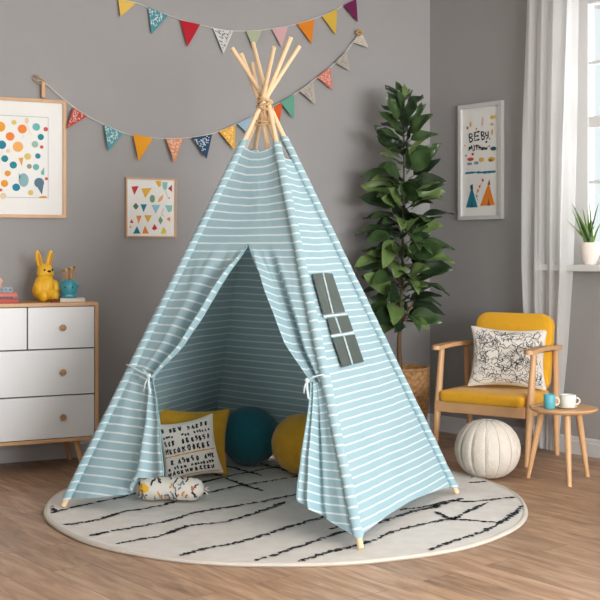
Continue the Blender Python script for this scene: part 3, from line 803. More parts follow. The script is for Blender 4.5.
tag(link('rope_ring', bm, mat('pale_blue_rope', (172, 198, 214), .8), smooth='all'), 'pale blue looped ring toy lying on the coral book', 'toy').location = q

# ================================================================== PICTURES
def picture(name, label, PT, w, h, thick, fw, fmat, matw, deco, extra, lx, matc=None):
    """PT(x, y, off): wall mapping, x right, y up from lower left corner"""
    root = thing(name, label, 'picture', PT(w/2, 0, 0))
    bm = NB(); q = [(0, 0, w, fw), (0, h-fw, w, h), (0, fw, fw, h-fw), (w-fw, fw, w, h-fw)]
    for a, b, c, d in q: prism(bm, [(a, b), (c, b), (c, d), (a, d)], .002, thick, PT)
    link('frame', bm, fmat, root, world=True)
    bm = NB(); prism(bm, [(fw, fw), (w-fw, fw), (w-fw, h-fw), (fw, h-fw)], .003, thick*.45, PT)
    if matw:
        a, b, c, d = matw
        ribbon(bm, [(a, b), (c, b)], .003, PT, thick*.45+.0005, 1); ribbon(bm, [(c, b), (c, d)], .003, PT, thick*.45+.0005, 1)
        ribbon(bm, [(c, d), (a, d)], .003, PT, thick*.45+.0005, 1); ribbon(bm, [(a, d), (a, b)], .003, PT, thick*.45+.0005, 1)
    deco(bm, lambda x, y, hh: PT(x, y, thick*.45+.0008+hh))
    link('art_print', bm, [PAPER, mat('mat_bevel', (170, 178, 180), .7)]+extra, root, world=True)
    return root
def polyf(bm, S, pts, mi, h=0.0004):
    f = bm.faces.new([bm.verts.new(S(x, y, h)) for x, y in pts]); f.material_index = mi
def circ(cx, cy, rx, ry=None, n=18, a0=0): 
    ry = ry or rx; return [(cx+rx*math.cos(a0+2*PI*k/n), cy+ry*math.sin(a0+2*PI*k/n)) for k in range(n)]
# big picture on the back wall
TRc, BRc = BW(65.3, 101, 0), BW(65.3, 218.3, 0)
bx1 = BRc.x; bz0 = BRc.z; bh = TRc.z-BRc.z; bw_ = .54
bx0 = bx1-bw_
PTb = lambda x, y, off: Vector((bx0+x, -off, bz0+y))
palette = [(232, 158, 58), (238, 134, 58), (30, 136, 146), (110, 182, 180), (240, 176, 96), (36, 130, 156), (224, 196, 116), (92, 122, 140), (206, 92, 78), (158, 190, 170), (160, 150, 128), (226, 205, 170), (140, 180, 184)]
def bigdeco(bm, S):
    def at(zx, zy):     # photograph position -> picture coordinates
        q = BW(zx/4.44, 90+zy/4.44, .012); return q.x-bx0, q.z-bz0
    k = (BW(50, 150).x-BW(40, 150).x)/10/4.44
    D = [(0,163,23,0),(62,144,11,6),(99,173,20,1),(161,164,17,3),(45,206,19,1),(181,209,14,2),(203,174,10,8),(80,252,23,4),(155,241,15,9),(8,243,19,5),(185,253,8,8),(36,270,9,11),
         (168,293,12,2),(123,295,15,6),(21,305,15,2),(59,333,16,2),(130,339,11,10),(160,342,14,3),(34,370,13,0),(20,415,16,0),(72,432,17,5),(136,456,12,6),(206,394,7,8),(14,470,14,11),(3,444,7,8)]
    for x, y, r, c in D:
        cx_, cy_ = at(x, y); polyf(bm, S, circ(cx_, cy_, r*k*1.0, r*k*.98), 2+c)
    for x, y, r in ((-30,180,18),(-50,240,20),(-34,300,14),(-60,330,18),(-28,360,16),(-50,420,18),(-80,190,16),(-90,280,20),(-90,380,17),(-24,440,12),(-120,220,16),(-122,330,18),(-120,430,14),(-150,270,15),(-150,390,17),(-160,180,14)):
        cx_, cy_ = at(x, y); polyf(bm, S, circ(cx_, cy_, r*k), 2+(abs(x)+y) % 9)
    cx_, cy_ = at(105, 400); polyf(bm, S, circ(cx_, cy_, 22*k, 30*k), 2+12); polyf(bm, S, [at(83, 366), at(92, 385), at(84, 395)], 14)
    cx_, cy_ = at(174, 412); polyf(bm, S, circ(cx_, cy_, 22*k, 22*k), 9); polyf(bm, S, [at(166, 430), at(193, 425), at(186, 466)], 9, .0006)
    polyf(bm, S, [at(82, 302), at(103, 300), at(97, 338)], 2)
    polyf(bm, S, [at(182, 365), at(196, 342), at(196, 378), at(184, 376)], 5)
    polyf(bm, S, [at(172, 475), at(190, 470), at(208, 473), at(206, 480), at(176, 480)], 2)
    cx_, cy_ = at(119, 136); polyf(bm, S, circ(cx_, cy_, 9*k, 14*k), 13)
    for ln in ([(119, 150), (128, 175), (140, 200)], [(99, 192), (106, 204), (98, 216)], [(8, 262), (10, 280)]):
        ribbon(bm, subdiv([at(*p) for p in ln], 4), .0025, S, .0005, 13)
mx0 = bw_-(BRc.x-BW(48.5, 150).x)
myb = BW(48.5, 198, .012).z-bz0; myt = BW(48.5, 117.5, .012).z-bz0
picture('framed_picture', 'large oak framed print of coloured dots and balloons above the dresser', PTb, bw_, bh, .025, .018, OAK, (bw_-mx0, myb, mx0, myt), bigdeco, [col(c) for c in palette], 0)
# small picture
a_, b_ = BW(125, 177.5, 0), BW(175.5, 237.5, 0)
sx0, sz0 = a_.x, b_.z; sw, sh = b_.x-a_.x, a_.z-b_.z
PTs = lambda x, y, off: Vector((sx0+x, -off, sz0+y))
pal2 = [(196, 52, 56), (228, 176, 64), (30, 124, 140), (232, 140, 66), (140, 196, 190), (120, 158, 118), (150, 200, 214), (218, 204, 68), (84, 110, 106), (160, 66, 70), (236, 176, 120)]
def smalldeco(bm, S):
    def at(zx, zy):
        q = BW(120+zx/8.57, 170+zy/8.57, .01); return q.x-sx0, q.z-sz0
    T = [([(98,142),(160,138),(122,216)],0),([(182,158),(272,155),(216,240)],1),([(176,294),(230,294),(202,362)],2),([(270,298),(345,298),(305,376)],6),([(385,302),(448,302),(445,350),(415,366)],4),
         ([(140,392),(186,392),(158,464)],3),([(208,388),(272,388),(240,452)],1),([(112,545),(145,480),(176,545)],2),([(190,545),(214,476),(248,545)],3),([(272,505),(296,462),(320,500),(296,518)],0),
         ([(348,545),(370,486),(396,520),(392,545)],7),([(302,92),(350,96),(352,135),(330,148)],1),([(362,104),(408,104),(402,160),(384,176),(366,150)],4),([(412,160),(444,126),(446,188)],9),
         ([(110,310),(136,280),(160,312),(136,342)],8),([(328,430),(346,394),(368,432),(346,468)],5),([(396,420),(428,400),(432,444)],3),([(84,452),(100,420),(116,456)],0),([(322,270),(336,240),(372,206),(364,250),(340,276)],10),
         ([(406,240),(426,232),(426,248)],0),([(78,490),(92,470),(98,500)],1)]
    for pts, c in T: polyf(bm, S, [at(*p) for p in pts], 2+c)
    cx_, cy_ = at(277, 246); k = (at(10, 0)[0]-at(0, 0)[0])/10; polyf(bm, S, circ(cx_, cy_, 23*k, 33*k), 7)
    for ln in ([(388, 178), (410, 232)], [(372, 330), (356, 380), (378, 400)]): ribbon(bm, subdiv([at(*p) for p in ln], 3), .0018, S, .0005, 11)
picture('framed_picture', 'small framed print of little coloured triangles left of the tent', PTs, sw, sh, .02, .0085, OAK, None, smalldeco, [col(c) for c in pal2], 0)
# right wall picture
t0, z0_ = rhit(461, 219.5, .0); t1, z1_ = rhit(504.5, 100, .0)
zz1 = rhit(461, 106.8, 0)[1]
zz1 = (zz1+z1_)/2; zz0_ = (z0_+rhit(504.5, 219.5, 0)[1])/2
rw_, rh_ = t1-t0, zz1-zz0_
PTr = lambda x, y, off: RW(t0+x, off, zz0_+y)
pal3 = [(24, 120, 140), (230, 132, 40), (204, 70, 48), (224, 180, 80), (120, 160, 170), (40, 90, 100), (150, 90, 50)]
def rdeco(bm, S):
    # coordinates of a 257 x 600 sketch of the print
    def at(zx, zy):
        fx = (zx-22)/(213-22); ft = (zy-(75-33*fx))/((552)-(75-33*fx)); return fx*rw_, (1-ft)*rh_
    strokes = [  # brush lettering, two lines
      [(66,192),(68,224)], [(66,190),(78,190),(80,200),(68,206),(80,210),(82,218),(68,226)],
      [(92,180),(90,218)], [(112,178),(92,184)], [(108,196),(92,200)], [(112,212),(90,218)],
      [(120,180),(122,212)], [(120,178),(132,182),(130,192),(121,196),(134,200),(134,208),(122,214)],
      [(138,180),(140,196),(150,192)], [(150,176),(150,200),(142,212)],
      [(68,244),(64,262)], [(66,258),(78,238),(80,258)], [(66,252),(80,250)],
      [(88,236),(90,256),(82,262)], [(94,240),(108,236)], [(101,238),(100,258)],
      [(110,238),(110,256)], [(110,248),(118,244),(118,256)], [(124,246),(122,254),(128,256),(130,248),(124,246)],
      [(134,244),(136,254),(140,248),(143,254),(146,242)]]
    for s_ in strokes: ribbon(bm, subdiv([at(*p) for p in s_], 3), .0085, S, .0006, 9, .35, random.Random(len(s_)))
    polyf(bm, S, [at(*p) for p in ((52,500),(78,410),(104,500))], 2); polyf(bm, S, [at(*p) for p in ((72,424),(70,408),(82,402),(84,424))], 7)
    polyf(bm, S, [at(*p) for p in ((114,494),(152,396),(178,492))], 3); polyf(bm, S, [at(*p) for p in ((146,404),(156,380),(159,406))], 8)
    for ps in ([(146,494),(152,462),(158,494)],[(70,500),(78,474),(86,500)]): polyf(bm, S, [at(*p) for p in ps], 8 if ps[0][0] > 100 else 7, .0006)
    ribbon(bm, subdiv([at(48, 356), at(90, 352), at(135, 352), at(182, 348)], 5), .013, S, .0005, 2, .4, random.Random(3)); 
    for (x, y, rx, ry, c) in ((72,297,15,8,4),(68,316,12,6,6),(98,312,11,7,6),(120,298,12,10,5),(164,296,16,11,5),(160,300,8,5,8),(172,250,13,9,7),(170,116,12,9,5),(166,146,8,6,5),(167,180,4,14,5),(72,150,5,12,5),(82,275,6,6,4),(58,165,5,6,8),(98,168,3,5,4),(142,222,5,5,7),(154,240,4,4,4),(126,385,5,7,4),(104,430,5,8,5),(112,412,4,5,4),(100,452,5,4,6),(156,208,4,4,6),(46,240,3,4,5),(52,282,4,4,8)):
        cx_, cy_ = at(x, y); dx = at(x+rx, y)[0]-cx_; dy = cy_-at(x, y+ry)[1]
        polyf(bm, S, circ(cx_, cy_, dx, dy, 9, x), c)
    for ps in ([(104,470),(96,446),(110,425),(122,395)], [(124,120),(122,160)], [(128,115),(126,150)]): ribbon(bm, subdiv([at(*p) for p in ps], 4), .003, S, .0005, 4)
picture('framed_picture', 'tall white framed print with brush lettering and two tents on the right wall', PTr, rw_, rh_, .03, .024, TRIM, None, rdeco, [col(c) for c in pal3]+[BLACK], 0)

# ================================================================== BUNTING
def bunting(label, path, flags, dz):
    p0 = BW(*path[len(path)//2], .012)
    root = thing('bunting', label, 'bunting', (p0.x, -.012, p0.z))
    bm = NB(); pts = [Vector(q) for q in smooth_curve([tuple(BW(x, y, .016+dz)) for x, y in path], 6)]
    tube(bm, pts, .0026, 6, cap=True); link('string', bm, mat('white_cord', (216, 210, 202), .9), root, world=True, smooth='all')
    for i, (a, b, c, color, pat) in enumerate(flags):
        A, B, Cc = BW(*a, .018+dz), BW(*b, .018+dz), BW(*c, .018+dz)
        PTf = lambda x, y, h: Vector((x, -.014-h, y))
        bm = NB(); tri = [(A.x, A.z), (B.x, B.z), (Cc.x, Cc.z)]
        # slightly curled pennant: grid of a triangle
        n = 8; fr, bk_ = {}, {}
        cur_ = .010*(1 if i % 2 else -1)
        for u in range(n+1):
            for v in range(n+1-u):
                s1, s2 = u/n, v/n; x = tri[0][0]*(1-s1-s2)+tri[1][0]*s1+tri[2][0]*s2; y = tri[0][1]*(1-s1-s2)+tri[1][1]*s1+tri[2][1]*s2
                w = .008+.008*s2+abs(cur_)*s2*(1-s2)
                fr[u, v] = bm.verts.new((x, -.012-w-dz, y)); bk_[u, v] = bm.verts.new((x, -.0095-w-dz, y))
        for dct in (fr, bk_):
            for u in range(n):
                for v in range(n-u):
                    bm.faces.new((dct[u, v], dct[u+1, v], dct[u, v+1]))
                    if u+v < n-1: bm.faces.new((dct[u+1, v], dct[u+1, v+1], dct[u, v+1]))
        rim = [(u, 0) for u in range(n)]+[(n-v, v) for v in range(n)]+[(0, n-v) for v in range(n)]
        for j in range(len(rim)):
            a1, b1 = rim[j], rim[(j+1) % len(rim)]; bm.faces.new((fr[a1], fr[b1], bk_[b1], bk_[a1]))
        mats_ = [mat('felt_%d_%d_%d' % color, color, .9, .15, 120)]
        if pat:
            mats_.append(mat('felt_print_%d_%d_%d' % pat, pat, .9)); rnd = random.Random(i*7+3)
            def S(x, y, h):   # x, y barycentric
                px_ = tri[0][0]*(1-x-y)+tri[1][0]*x+tri[2][0]*y; py_ = tri[0][1]*(1-x-y)+tri[1][1]*x+tri[2][1]*y
                return Vector((px_, -dz-.012-(.008+.008*y+abs(cur_)*y*(1-y))-.0008, py_))
            for j in range(120):
                x, y = rnd.random(), rnd.random()
                if x+y > .9 or x < .04 or y < .04: continue
                a0 = rnd.uniform(0, PI); l = .035
                p = [(x-math.cos(a0)*l, y-math.sin(a0)*l), (x+math.cos(a0)*l, y+math.sin(a0)*l)]
                if all(q[0] > .01 and q[1] > .01 and q[0]+q[1] < .98 for q in p): ribbon(bm, p, .035, S, 0, 1)
        link('pennant', bm, mats_, root, world=True)
    return root
Y1 = (222, 184, 86)
up = bunting('upper string of coloured pennants crossing the top of the back wall',
    [(95, -18), (110, -8), (120, -1), (135, 2.5), (150, 8.5), (170, 16), (190, 22.5), (215, 28.5), (235, 31), (262, 30), (290, 25.5), (310, 20), (330, 12.5), (345, 4.5), (356, -2), (368, -12)],
    [((118,-1),(136,3),(120,17),Y1,None), ((148,7),(168,15.5),(151,34.5),(74,140,150),(206,216,212)), ((180,20),(200,24.5),(187,47),(178,22,42),None),
     ((213,28.5),(233,31),(223,54),(206,206,202),(84,92,100)), ((246,31),(262,30.5),(253,50),(168,176,148),None), ((272,29.5),(288,26.5),(281,47.5),(206,164,164),None),
     ((297,24),(314,19.5),(311,44),(216,126,26),None), ((322,16.5),(337,9),(335,35),(206,170,64),None), ((343,5.5),(356,-1.5),(357,22.5),(104,22,72),None)], .0)
lo = bunting('lower string of pennants running behind the tent poles from the big picture',
    [(37, 80), (47, 84.5), (60, 96), (75, 108), (90, 117.5), (105, 125), (125, 133.5), (140, 136.5), (165, 138.5), (190, 137.5), (210, 134), (225, 129), (240, 122.5), (258, 114.5), (275, 105.5), (290, 97), (305, 87), (320, 75.5), (335, 63.5), (345, 53), (354, 41), (360, 33)],
    [((73,107.5),(87,116.5),(66,129),(186,72,62),(228,206,192)), ((104,124.5),(123,133.5),(108,151),(84,150,158),(206,220,218)), ((133,134),(153,138),(138,161.5),(222,150,30),None),
     ((166,139),(183,138.5),(174,163),(216,142,104),(228,206,190)), ((192,137.5),(212,134.5),(206,159),(38,68,98),(196,208,218)), ((219,131.5),(235,125),(234,150.5),(222,164,48),(238,214,160)),
     ((237,123.5),(254,116.5),(249,136),(150,178,196),None), ((266,111),(282,103),(279,123),(214,88,30),None), ((280,102),(294,94.5),(293,119),(98,158,136),None), ((299,90.5),(313,81),(315,105),(178,170,160),(150,144,138)),
     ((317,77),(330,67.5),(332,90),(208,122,104),(226,190,178)), ((335,62.5),(346,51.5),(349,71),(176,168,156),(148,142,136)), ((352,42),(362,34),(368,48),(198,190,178),(170,164,156))], .014)
# wooden ring at the right end, ribbon bow and peg at the left end
bm = NB(); c = BW(359.5, 32.5, .036); tube(bm, [c+Vector((math.cos(2*PI*i/20)*.017, -.003*math.sin(i), math.sin(2*PI*i/20)*.013)) for i in range(21)], .007, 8, cap=False)
link('wooden_ring', bm, mat('ring_wood', (196, 150, 88), .5), lo, world=True, smooth='all')
bm = NB(); c = BW(40, 81, .028)
def wl(px, py, o=.028): return BW(px, py, o)
tube(bm, [wl(47, 84), wl(40, 81), wl(34, 75), wl(34, 79), wl(38, 83), wl(46, 85)], .0055, 8, flat=.6)
tube(bm, [wl(47, 84), wl(42, 79), wl(36, 75)], .005, 8, flat=.6)
link('bow', bm, ROPE, lo, world=True, smooth='all')
bm = NB(); box(bm, BW(41.8, 97.5, .034), BW(44.6, 83, .012), bev=.002); link('wooden_peg', bm, OAK, lo, world=True)

# ================================================================== PLANT + BASKET
bc = W((402-300)/F*7.2, 7.2)
bk = thing('wicker_basket', 'tall brown woven basket holding the leafy plant in the corner', 'basket', bc)
WK = mat('wicker', (182, 138, 90), .7, .5, 60, .3, 45)
bm = NB(); prof = []
for i in range(61):
    z = .46*i/60; prof.append((.125+.045*math.sin(PI*.5*min(1, z/.40))**.8, z))
prof2 = [(0, 0)]+prof+[(prof[-1][0]-.012, .46), (prof[-1][0]-.014, .40), (.12, .05), (0, .05)]
lathe(bm, prof2, 120, fn=lambda a, z: 1+(.035*math.sin(a*20)*(1 if int(z/.0195) % 2 else -1)-.02*(1 if z % .0195 < .006 else 0) if 0 < z < .45 else 0))
link('woven_body', bm, WK, bk, smooth='all')
bm = NB(); r = .168
for k in range(3): tube(bm, [(math.cos(2*PI*i/64)*(r+.004*math.sin(i*1.6+k*2.1)), math.sin(2*PI*i/64)*(r+.004*math.sin(i*1.6+k*2.1)), .462+.006*math.cos(i*1.6+k*2.1)) for i in range(65)], .006, 6, cap=False)
link('rim', bm, WK, bk, smooth='all')
pt = thing('rubber_plant', 'tall dense broad leaved green plant on a thin trunk in the room corner', 'plant', bc+Vector((0, 0, .055)))
bm = NB(); lathe(bm, [(0, 0), (.10, 0), (.13, .34), (.13, .345), (0, .35)], 32); link('soil', bm, mat('dark_soil', (52, 40, 32), .95, .6, 60), pt, smooth=True)
LEAF = mat('glossy_leaf', (64, 88, 50), .28, .15, 30, .30, 9)
LEAF2 = mat('lit_leaf_tone', (106, 130, 74), .36, .15, 30, .15, 9)  # leaf green as it looks when lit, brightness put into the colour
LEAF3 = mat('deep_leaf', (40, 58, 36), .34, .15, 30, .2, 9)
rnd = random.Random(11)
base_w = bc+Vector((0, 0, 0)); top_w = P(404, 90, 7.2)
bx_ = P(399, 340, 7.2)
trunk_pts = [Vector((bc.x, bc.y, .39)), P(400, 366, 7.2), P(399, 345, 7.2), P(400, 325, 7.2), P(402, 280, 7.2), P(403, 220, 7.2), P(404, 160, 7.2), P(403, 95, 7.2)]
bm = NB(); tp = [Vector(p) for p in smooth_curve([tuple(p) for p in trunk_pts], 5)]
NT = 18; tube(bm, tp[:NT], [.019-.008*i/NT+.001*math.sin(i*2.3) for i in range(NT)], 12)
sb = NB(); tube(sb, tp[NT-1:], [.010-.006*i/(len(tp)-NT) for i in range(len(tp)-NT+1)], 10)
link('green_stem', sb, mat('stem_green', (74, 80, 44), .6, .2, 50), pt, world=True, smooth='all')
for (a, b) in (((400, 330), (386, 300)), ((400, 325), (416, 296)), ((401, 318), (398, 292)), ((402, 290), (424, 262)), ((402, 285), (384, 250))):
    A = P(*a, 7.2); B = P(*b, 7.2+rnd.uniform(-.08, .08)); tube(bm, [A, (A+B)/2+Vector((0, 0, -.01)), B], [.009, .007, .005], 8)
link('trunk', bm, mat('bark', (116, 88, 60), .8, .5, 50, .15, 30), pt, world=True, smooth='all')
def leaf(bm, base, dirv, L_, Wd, droop, mi, roll):
    """a cupped, pointed blade with a folded midrib and a short stalk"""
    d = dirv.normalized(); side = d.cross(Vector((0, 0, .75))-fwd*.7+right*.25)
    if side.length < .1: side = Vector((1, 0, 0))
    side.normalize(); side = Matrix.Rotation(roll, 3, d) @ side; up = side.cross(d).normalized()
    nU, nV = 10, 6; vs = []
    st_l = .18*L_
    for i in range(nU+1):
        t = i/nU; s = st_l+L_*t
        wv = Wd/2*(math.sin(PI*t**.72)**.8 if 0 < t < 1 else 0)
        c = base+d*(s-droop*.15*t*t*L_)+Vector((0, 0, -droop*L_*t*t))
        row = []
        for j in range(nV+1):
            k = -1+2*j/nV
            row.append(bm.verts.new(c+side*(wv*k)+up*(abs(k)*wv*.28+.006*math.sin(t*9+k*2))))
        vs.append(row)
    for i in range(nU):
        for j in range(nV):
            f = bm.faces.new((vs[i][j], vs[i][j+1], vs[i+1][j+1], vs[i+1][j])); f.material_index = mi
    tube(bm, [base, base+d*st_l], .003, 5, mi=mi)
bm = NB()
def axis(py): return P(interp(py, [(82, 403), (200, 404), (260, 403), (340, 400)]), py, 7.2)
right = W(1, 0)-W(0, 0); fwd = W(0, 1)-W(0, 0)
y = 92.0; ang = 0
while y < 318:
    f = (y-92)/(318-92)
    Lmax = interp(y, [(90, .10), (105, .15), (130, .19), (170, .20), (230, .205), (280, .22), (318, .20)])
    n = 1
    ang += 2.4
    elev = interp(f, [(0, 1.0), (.08, .6), (.3, .36), (.7, .25), (1, .0)])+rnd.uniform(-.3, .4)
    d = (right*math.cos(ang)+fwd*math.sin(ang))*math.cos(elev)+Vector((0, 0, math.sin(elev)))
    b0 = axis(y+6)+d*interp(y, [(90, .0), (130, .01), (200, .05), (260, .07), (318, .05)])*rnd.uniform(.2, 1.2)
    L_ = Lmax*rnd.uniform(.85, 1.18)
    mi = rnd.choice((0, 0, 0, 1, 2, 2))
    if math.sin(ang) > .3: mi = rnd.choice((0, 2))  # leaves turned away get only darker greens, shade put into colour
    leaf(bm, b0, d, L_, L_*rnd.uniform(.46, .60)*(.86 if f < .3 else 1), rnd.uniform(-.05, .18) if f < .4 else rnd.uniform(.02, .4), mi, rnd.uniform(-.8, .8))
    y += interp(y, [(90, 2.8), (120, 2.1), (200, 1.5), (318, 1.25)])
for px_, py_, a, el, L_, wd, mi in ((402, 88, .5, .9, .12, .05, 1), (402, 90, 2.8, .95, .12, .05, 1), (404, 208, -.6, .35, .22, .11, 1), (402, 212, -2.2, .5, .2, .10, 1), (398, 235, -2.0, -.5, .22, .11, 1), (400, 258, -1.8, -.4, .14, .12, 1),
                                    (408, 262, -.5, .2, .24, .11, 1), (412, 285, -.7, .0, .2, .1, 0), (388, 262, -2.5, .1, .2, .1, 1), (396, 300, -1.7, -.3, .2, .11, 1), (404, 245, -.9, .0, .18, .10, 0), (396, 215, -1.5, -.2, .17, .10, 1), (406, 230, -1.3, -.3, .18, .09, 0), (400, 275, -1.2, -.2, .19, .10, 1)):
    d = (right*math.cos(a)+fwd*math.sin(a))*math.cos(el)+Vector((0, 0, math.sin(el)))
    leaf(bm, P(px_, py_+(9 if py_ < 95 else 0), 7.2)+d*(.0 if py_ < 95 else .05), d, L_*(.75 if py_ < 95 else 1), wd, .3, mi, rnd.uniform(-.6, .6))
link('foliage', bm, [LEAF, LEAF2, LEAF3], pt, world=True, smooth='all')

# ================================================================== ARMCHAIR
fr_ = W((526.5-300)/F*6.36, 6.36); dw = (W(.82, -.572)-W(0, 0)).normalized()
WCH = .575; mid = fr_-dw*(WCH/2); rzc = math.atan2(dw.y, dw.x)
ch = thing('armchair', 'oak framed armchair with mustard seat and back standing by the window', 'chair', (mid.x, mid.y, 0), rzc)
hw = WCH/2
for sx in (-1, 1):
    x = sx*hw
    bm = NB(); tube(bm, [(x, 0, 0), (x+.008, .028, .30), (x+.016, .062, .625)], [.015, .0205, .017], 14, flat=1.15, up=(0, 1, 0)); link('leg', bm, OAKC, ch, smooth=True)
    bm = NB(); tube(bm, [(x*.97, .455, 0), (x*.98, .430, .26), (x*1.0+.012, .385, .625)], [.014, .020, .016], 14); link('leg', bm, OAKC, ch, smooth=True)
    bm = NB()
    out = smooth_curve([(-.022, -.03), (-.028, .0), (-.026, .2), (-.020, .40), (-.012, .43), (.012, .43), (.022, .40), (.026, .2), (.028, .0), (.022, -.03), (.0, -.042), (-.022, -.03)], 4)[:-1]
    prism(bm, [(x+a+.014, b+.014) for a, b in out], .622, .645, lambda X, Y, Z: Vector((X, Y, Z+.008*math.sin(PI*min(1, max(0, Y/.4))))))
    bmesh.ops.bevel(bm, geom=[e for e in bm.edges if e.calc_face_angle(0) > 1.2], offset=.006, segments=2, affect='EDGES')
    link('armrest', bm, OAKC, ch, smooth=True)
bm = NB()
box(bm, (-hw+.012, .003, .262), (hw-.012, .03, .325), bev=.005); box(bm, (-hw+.012, .40, .262), (hw-.012, .425, .315), bev=.005)
for sx in (-1, 1): box(bm, (sx*(hw-.008)-.011, .02, .265), (sx*(hw-.008)+.011, .42, .322), bev=.005)
for k in range(5): box(bm, (-hw+.02, .06+.07*k, .300), (hw-.02, .09+.07*k, .312))
link('seat_frame', bm, OAKC, ch)
bm = NB()
for sx in (-1, 1): tube(bm, [(sx*.20, .39, .27), (sx*.205, .425, .50), (sx*.205, .475, .76)], [.013, .015, .012], 12)
box(bm, (-.21, .452, .66), (.21, .470, .70), bev=.004); box(bm, (-.21, .41, .44), (.21, .428, .48), bev=.004)
link('back_frame', bm, OAKC, ch, smooth=True)
def slab(bm, w, h, t, r, M, puff=.012):
    """upholstered slab: rounded rectangle in XY, thickness along Z, soft edges"""
    o = rrect(w, h, r, 8); rings = []
    for ins, z in ((.012, 0), (.003, t*.10), (0, t*.28), (0, t*.72), (.003, t*.90), (.012, t), (.045, t+puff*.6), (.09, t+puff*.9)):
        rings.append([bm.verts.new(M @ Vector((x*(1-2*ins/w), y*(1-2*ins/h), z))) for x, y in o])
    n = len(o)
    for a, b in zip(rings, rings[1:]):
        for k in range(n): bm.faces.new((a[k], a[(k+1) % n], b[(k+1) % n], b[k]))
    for rg, z in ((rings[-1], t+puff), (rings[0], 0)):
        c = bm.verts.new(M @ Vector((0, 0, z)))
        for k in range(n): bm.faces.new((rg[k], rg[(k+1) % n], c))
bm = NB(); slab(bm, .53, .41, .066, .035, Matrix.Translation((0, .200, .318))); link('seat', bm, MUSTC, ch, smooth='all')
bm = NB(); Mb = Matrix.Translation((0, .405, .60)) @ Matrix.Rotation(math.radians(90-11), 4, 'X'); slab(bm, .49, .46, .065, .075, Matrix.Translation((.035, 0, -.008)) @ Mb); link('backrest', bm, MUSTC, ch, smooth='all')
# cushion on the chair
lc = Vector((.075, .205, .396)); Mch = ROOTM[ch]; q = Mch @ lc
pillow('throw_pillow', 'white cushion with fine black squiggles leaning on the mustard armchair', q, cam_rz-.24, -.27, .03, .445, .355, .12, COTTON, 17, deco_lines, (BLACK,))

# ================================================================== SIDE TABLE + MUGS
tcx = W(1.372, 5.99)
tb = thing('side_table', 'small round oak side table with tapered legs before the armchair', 'table', tcx)
TZ = .382
bm = NB(); lathe(bm, [(0, TZ-.022), (.155, TZ-.022), (.171, TZ-.014), (.176, TZ-.005), (.172, TZ), (0, TZ)], 64)
link('tabletop', bm, OAKC, tb, smooth=True)
for px_, py_ in ((528, 477.5), (569.5, 487), (587.5, 476.5)):
    f_ = G(px_, py_); v = f_-tcx; t_ = tcx+v*.60; bm = NB()
    tube(bm, [Vector((f_.x, f_.y, 0)), Vector((f_.x, f_.y, 0))*.4+Vector((t_.x, t_.y, TZ-.02))*.6, Vector((t_.x, t_.y, TZ-.02))], [.011, .0165, .0185], 16)
    link('leg', bm, OAKC, tb, world=True, smooth=True)
def onT(px, d): return W((px-300)/F*d, d, TZ)
# saucer
q = onT(567, 5.95)
bm = NB(); lathe(bm, [(0, .0), (.032, .0), (.048, .006), (.056, .011), (.055, .0125), (.046, .009), (.030, .004), (0, .004)], 48)
CREAM = mat('cream_glaze', (232, 226, 214), .3); TEALG = mat('teal_mug_glaze', (92, 172, 184), .3)
tag(link('saucer', bm, CREAM, smooth='all', origin=(0, 0, 0)), 'thin cream saucer under the cream mug on the side table', 'saucer').location = q
def mug(label, loc, rz, r, h, m1, m2, hs):
    root = thing('mug', label, 'mug', loc, rz)
    bm = NB(); lathe(bm, [(0, 0), (r*.82, 0), (r*.93, h*.10), (r*.98, h*.45), (r, h), (r-.003, h+.0015), (r-.005, h), (r*.88, h*.5), (r*.8, .006), (0, .006)], 40)
    link('cup', bm, m1, root, smooth='all')
    bm = NB(); pts = [(r*.93+hs*1.0*math.sin(PI*k/12), 0, h*.52+h*.27*math.cos(PI*k/12)) for k in range(13)]
    tube(bm, pts, .0042, 10); link('handle', bm, m2, root, smooth='all')
mug('teal mug with a pale handle on the side table', onT(549.5, 5.93), cam_rz-.15, .030, .074, TEALG, CREAM, .022)
mug('wide cream mug standing on its saucer on the side table', onT(568, 5.95)+Vector((0, 0, .0048)), cam_rz-.15, .042, .064, CREAM, CREAM, .020)
bm = NB(); box(bm, (-.045, -.030, 0), (.045, .030, .005), bev=.002)
o = tag(link('coaster', bm, mat('coaster_wood', (214, 170, 124), .6)), 'flat pale wooden coaster left of the teal mug', 'coaster'); o.location = onT(538.5, 6.02); o.rotation_euler = (0, 0, cam_rz)

# ================================================================== SILL PLANT
tp_, _ = rhit(589.5, 262, .022)
q = RW(tp_, .022, zs+.03)
sp = thing('potted_succulent', 'spiky green succulent in a cream ribbed pot on the window sill', 'plant', q)
bm = NB(); pr_ = [(0, 0), (.036, 0)]
for i in range(1, 31):
    z = .128*i/30; pr_.append((.036+.022*math.sin(PI*.5*min(1, z/.085))+(.0009 if (i % 3 == 0) else 0), z))
pr_ += [(.053, .129), (.050, .118), (0, .116)]
lathe(bm, pr_, 48); link('pot', bm, mat('cream_ceramic', (232, 222, 212), .6), sp, smooth='all')
bm = NB(); rnd = random.Random(8)
SG = mat('succulent_green', (112, 142, 66), .45, 0, 0, .25, 30); SG2 = mat('succulent_dark', (66, 92, 48), .45, 0, 0, .25, 30)
spikes = [(555, 193+10), (552, 220), (576, 205), (583, 208), (588.5, 200), (598, 203), (601, 222), (571, 209), (580, 222), (592, 215), (595, 225), (574, 226), (586, 217), (590, 208)]
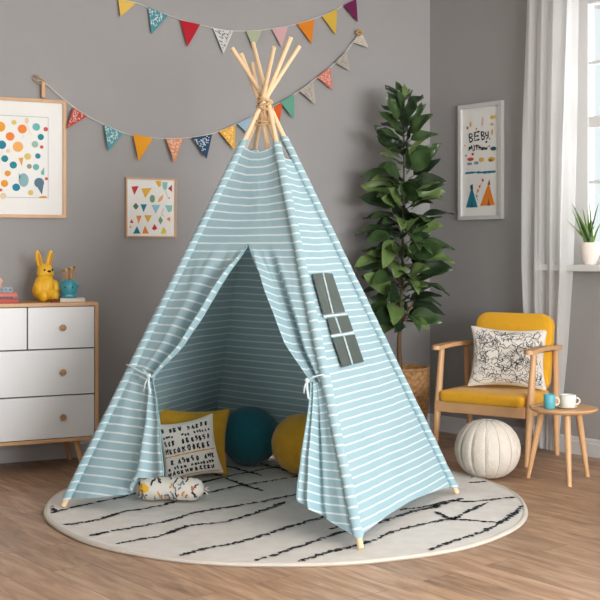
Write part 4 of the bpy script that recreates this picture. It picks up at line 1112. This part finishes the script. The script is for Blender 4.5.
for i, (px_, py_) in enumerate(spikes):
    if px_ < 570: px_ += 16
    tip = P(px_, py_, (q-CAM).dot(fwd))+fwd*rnd.uniform(-.03, .05); b0 = q+Vector((rnd.uniform(-.018, .018), rnd.uniform(-.018, .018), .115))
    m_ = (b0+tip)/2+Vector((0, 0, -.012)); pts = [Vector(a) for a in smooth_curve([tuple(b0), tuple(b0*.55+tip*.45+Vector((0, 0, .008))), tuple(tip)], 5)]
    tube(bm, pts, [.0115*(1-(k/(len(pts)-1))**1.6)+.0006 for k in range(len(pts))], 8, mi=i % 3 == 2 and 1 or 0, flat=.45)
link('leaves', bm, [SG, SG2], sp, world=True, smooth='all')

# ================================================================== LIGHT, CAMERA
def area(name, loc, target, sx, sy, power, c):
    l = bpy.data.lights.new(name, 'AREA'); l.shape = 'RECTANGLE'; l.size = sx; l.size_y = sy; l.energy = power; l.color = c
    o = bpy.data.objects.new(name, l); COL.objects.link(o); o.location = loc
    o.rotation_euler = (Vector(target)-Vector(loc)).to_track_quat('-Z', 'Y').to_euler(); return o
c2 = RW((w2a+w2b)/2, -.35, (zs2+zt2)/2)
area('daylight_large_window', c2, c2+n_r+Vector((0, 0, -.12)), 2.3, 1.8, 600, (.985, .99, 1))
c1 = RW((w1a+w1b)/2, -.9, (zs+zt)/2)
area('daylight_small_window', c1, c1+n_r+Vector((0, 0, -.1)), 1.1, 1.4, 42, (.98, .99, 1))
c3 = Vector(((ox0+ox1)/2, YF-.15, 1.5))
area('added_front_fill', c3, W(-.3, 5.8, 1.0), 3.9, 1.9, 360, (.96, .985, 1))  # frontal fill added behind the camera; the balcony is invented
wd = bpy.data.worlds.new('daylight'); scene.world = wd; wd.use_nodes = True
bg = wd.node_tree.nodes['Background']; bg.inputs[0].default_value = (.93, .965, 1, 1); bg.inputs[1].default_value = .92
cd = bpy.data.cameras.new('camera'); cam = bpy.data.objects.new('camera', cd); COL.objects.link(cam)
cam.location = CAM; cam.rotation_euler = (PI/2, 0, -TH); cd.sensor_width = 36; cd.lens = F/600*36; cd.shift_y = -(300-HOR)/600
cd.clip_start = .05; scene.camera = cam
vs_ = scene.view_settings; vs_.view_transform = 'Standard'; vs_.look = 'None'; vs_.gamma = 1; vs_.use_curve_mapping = False; vs_.exposure = .22
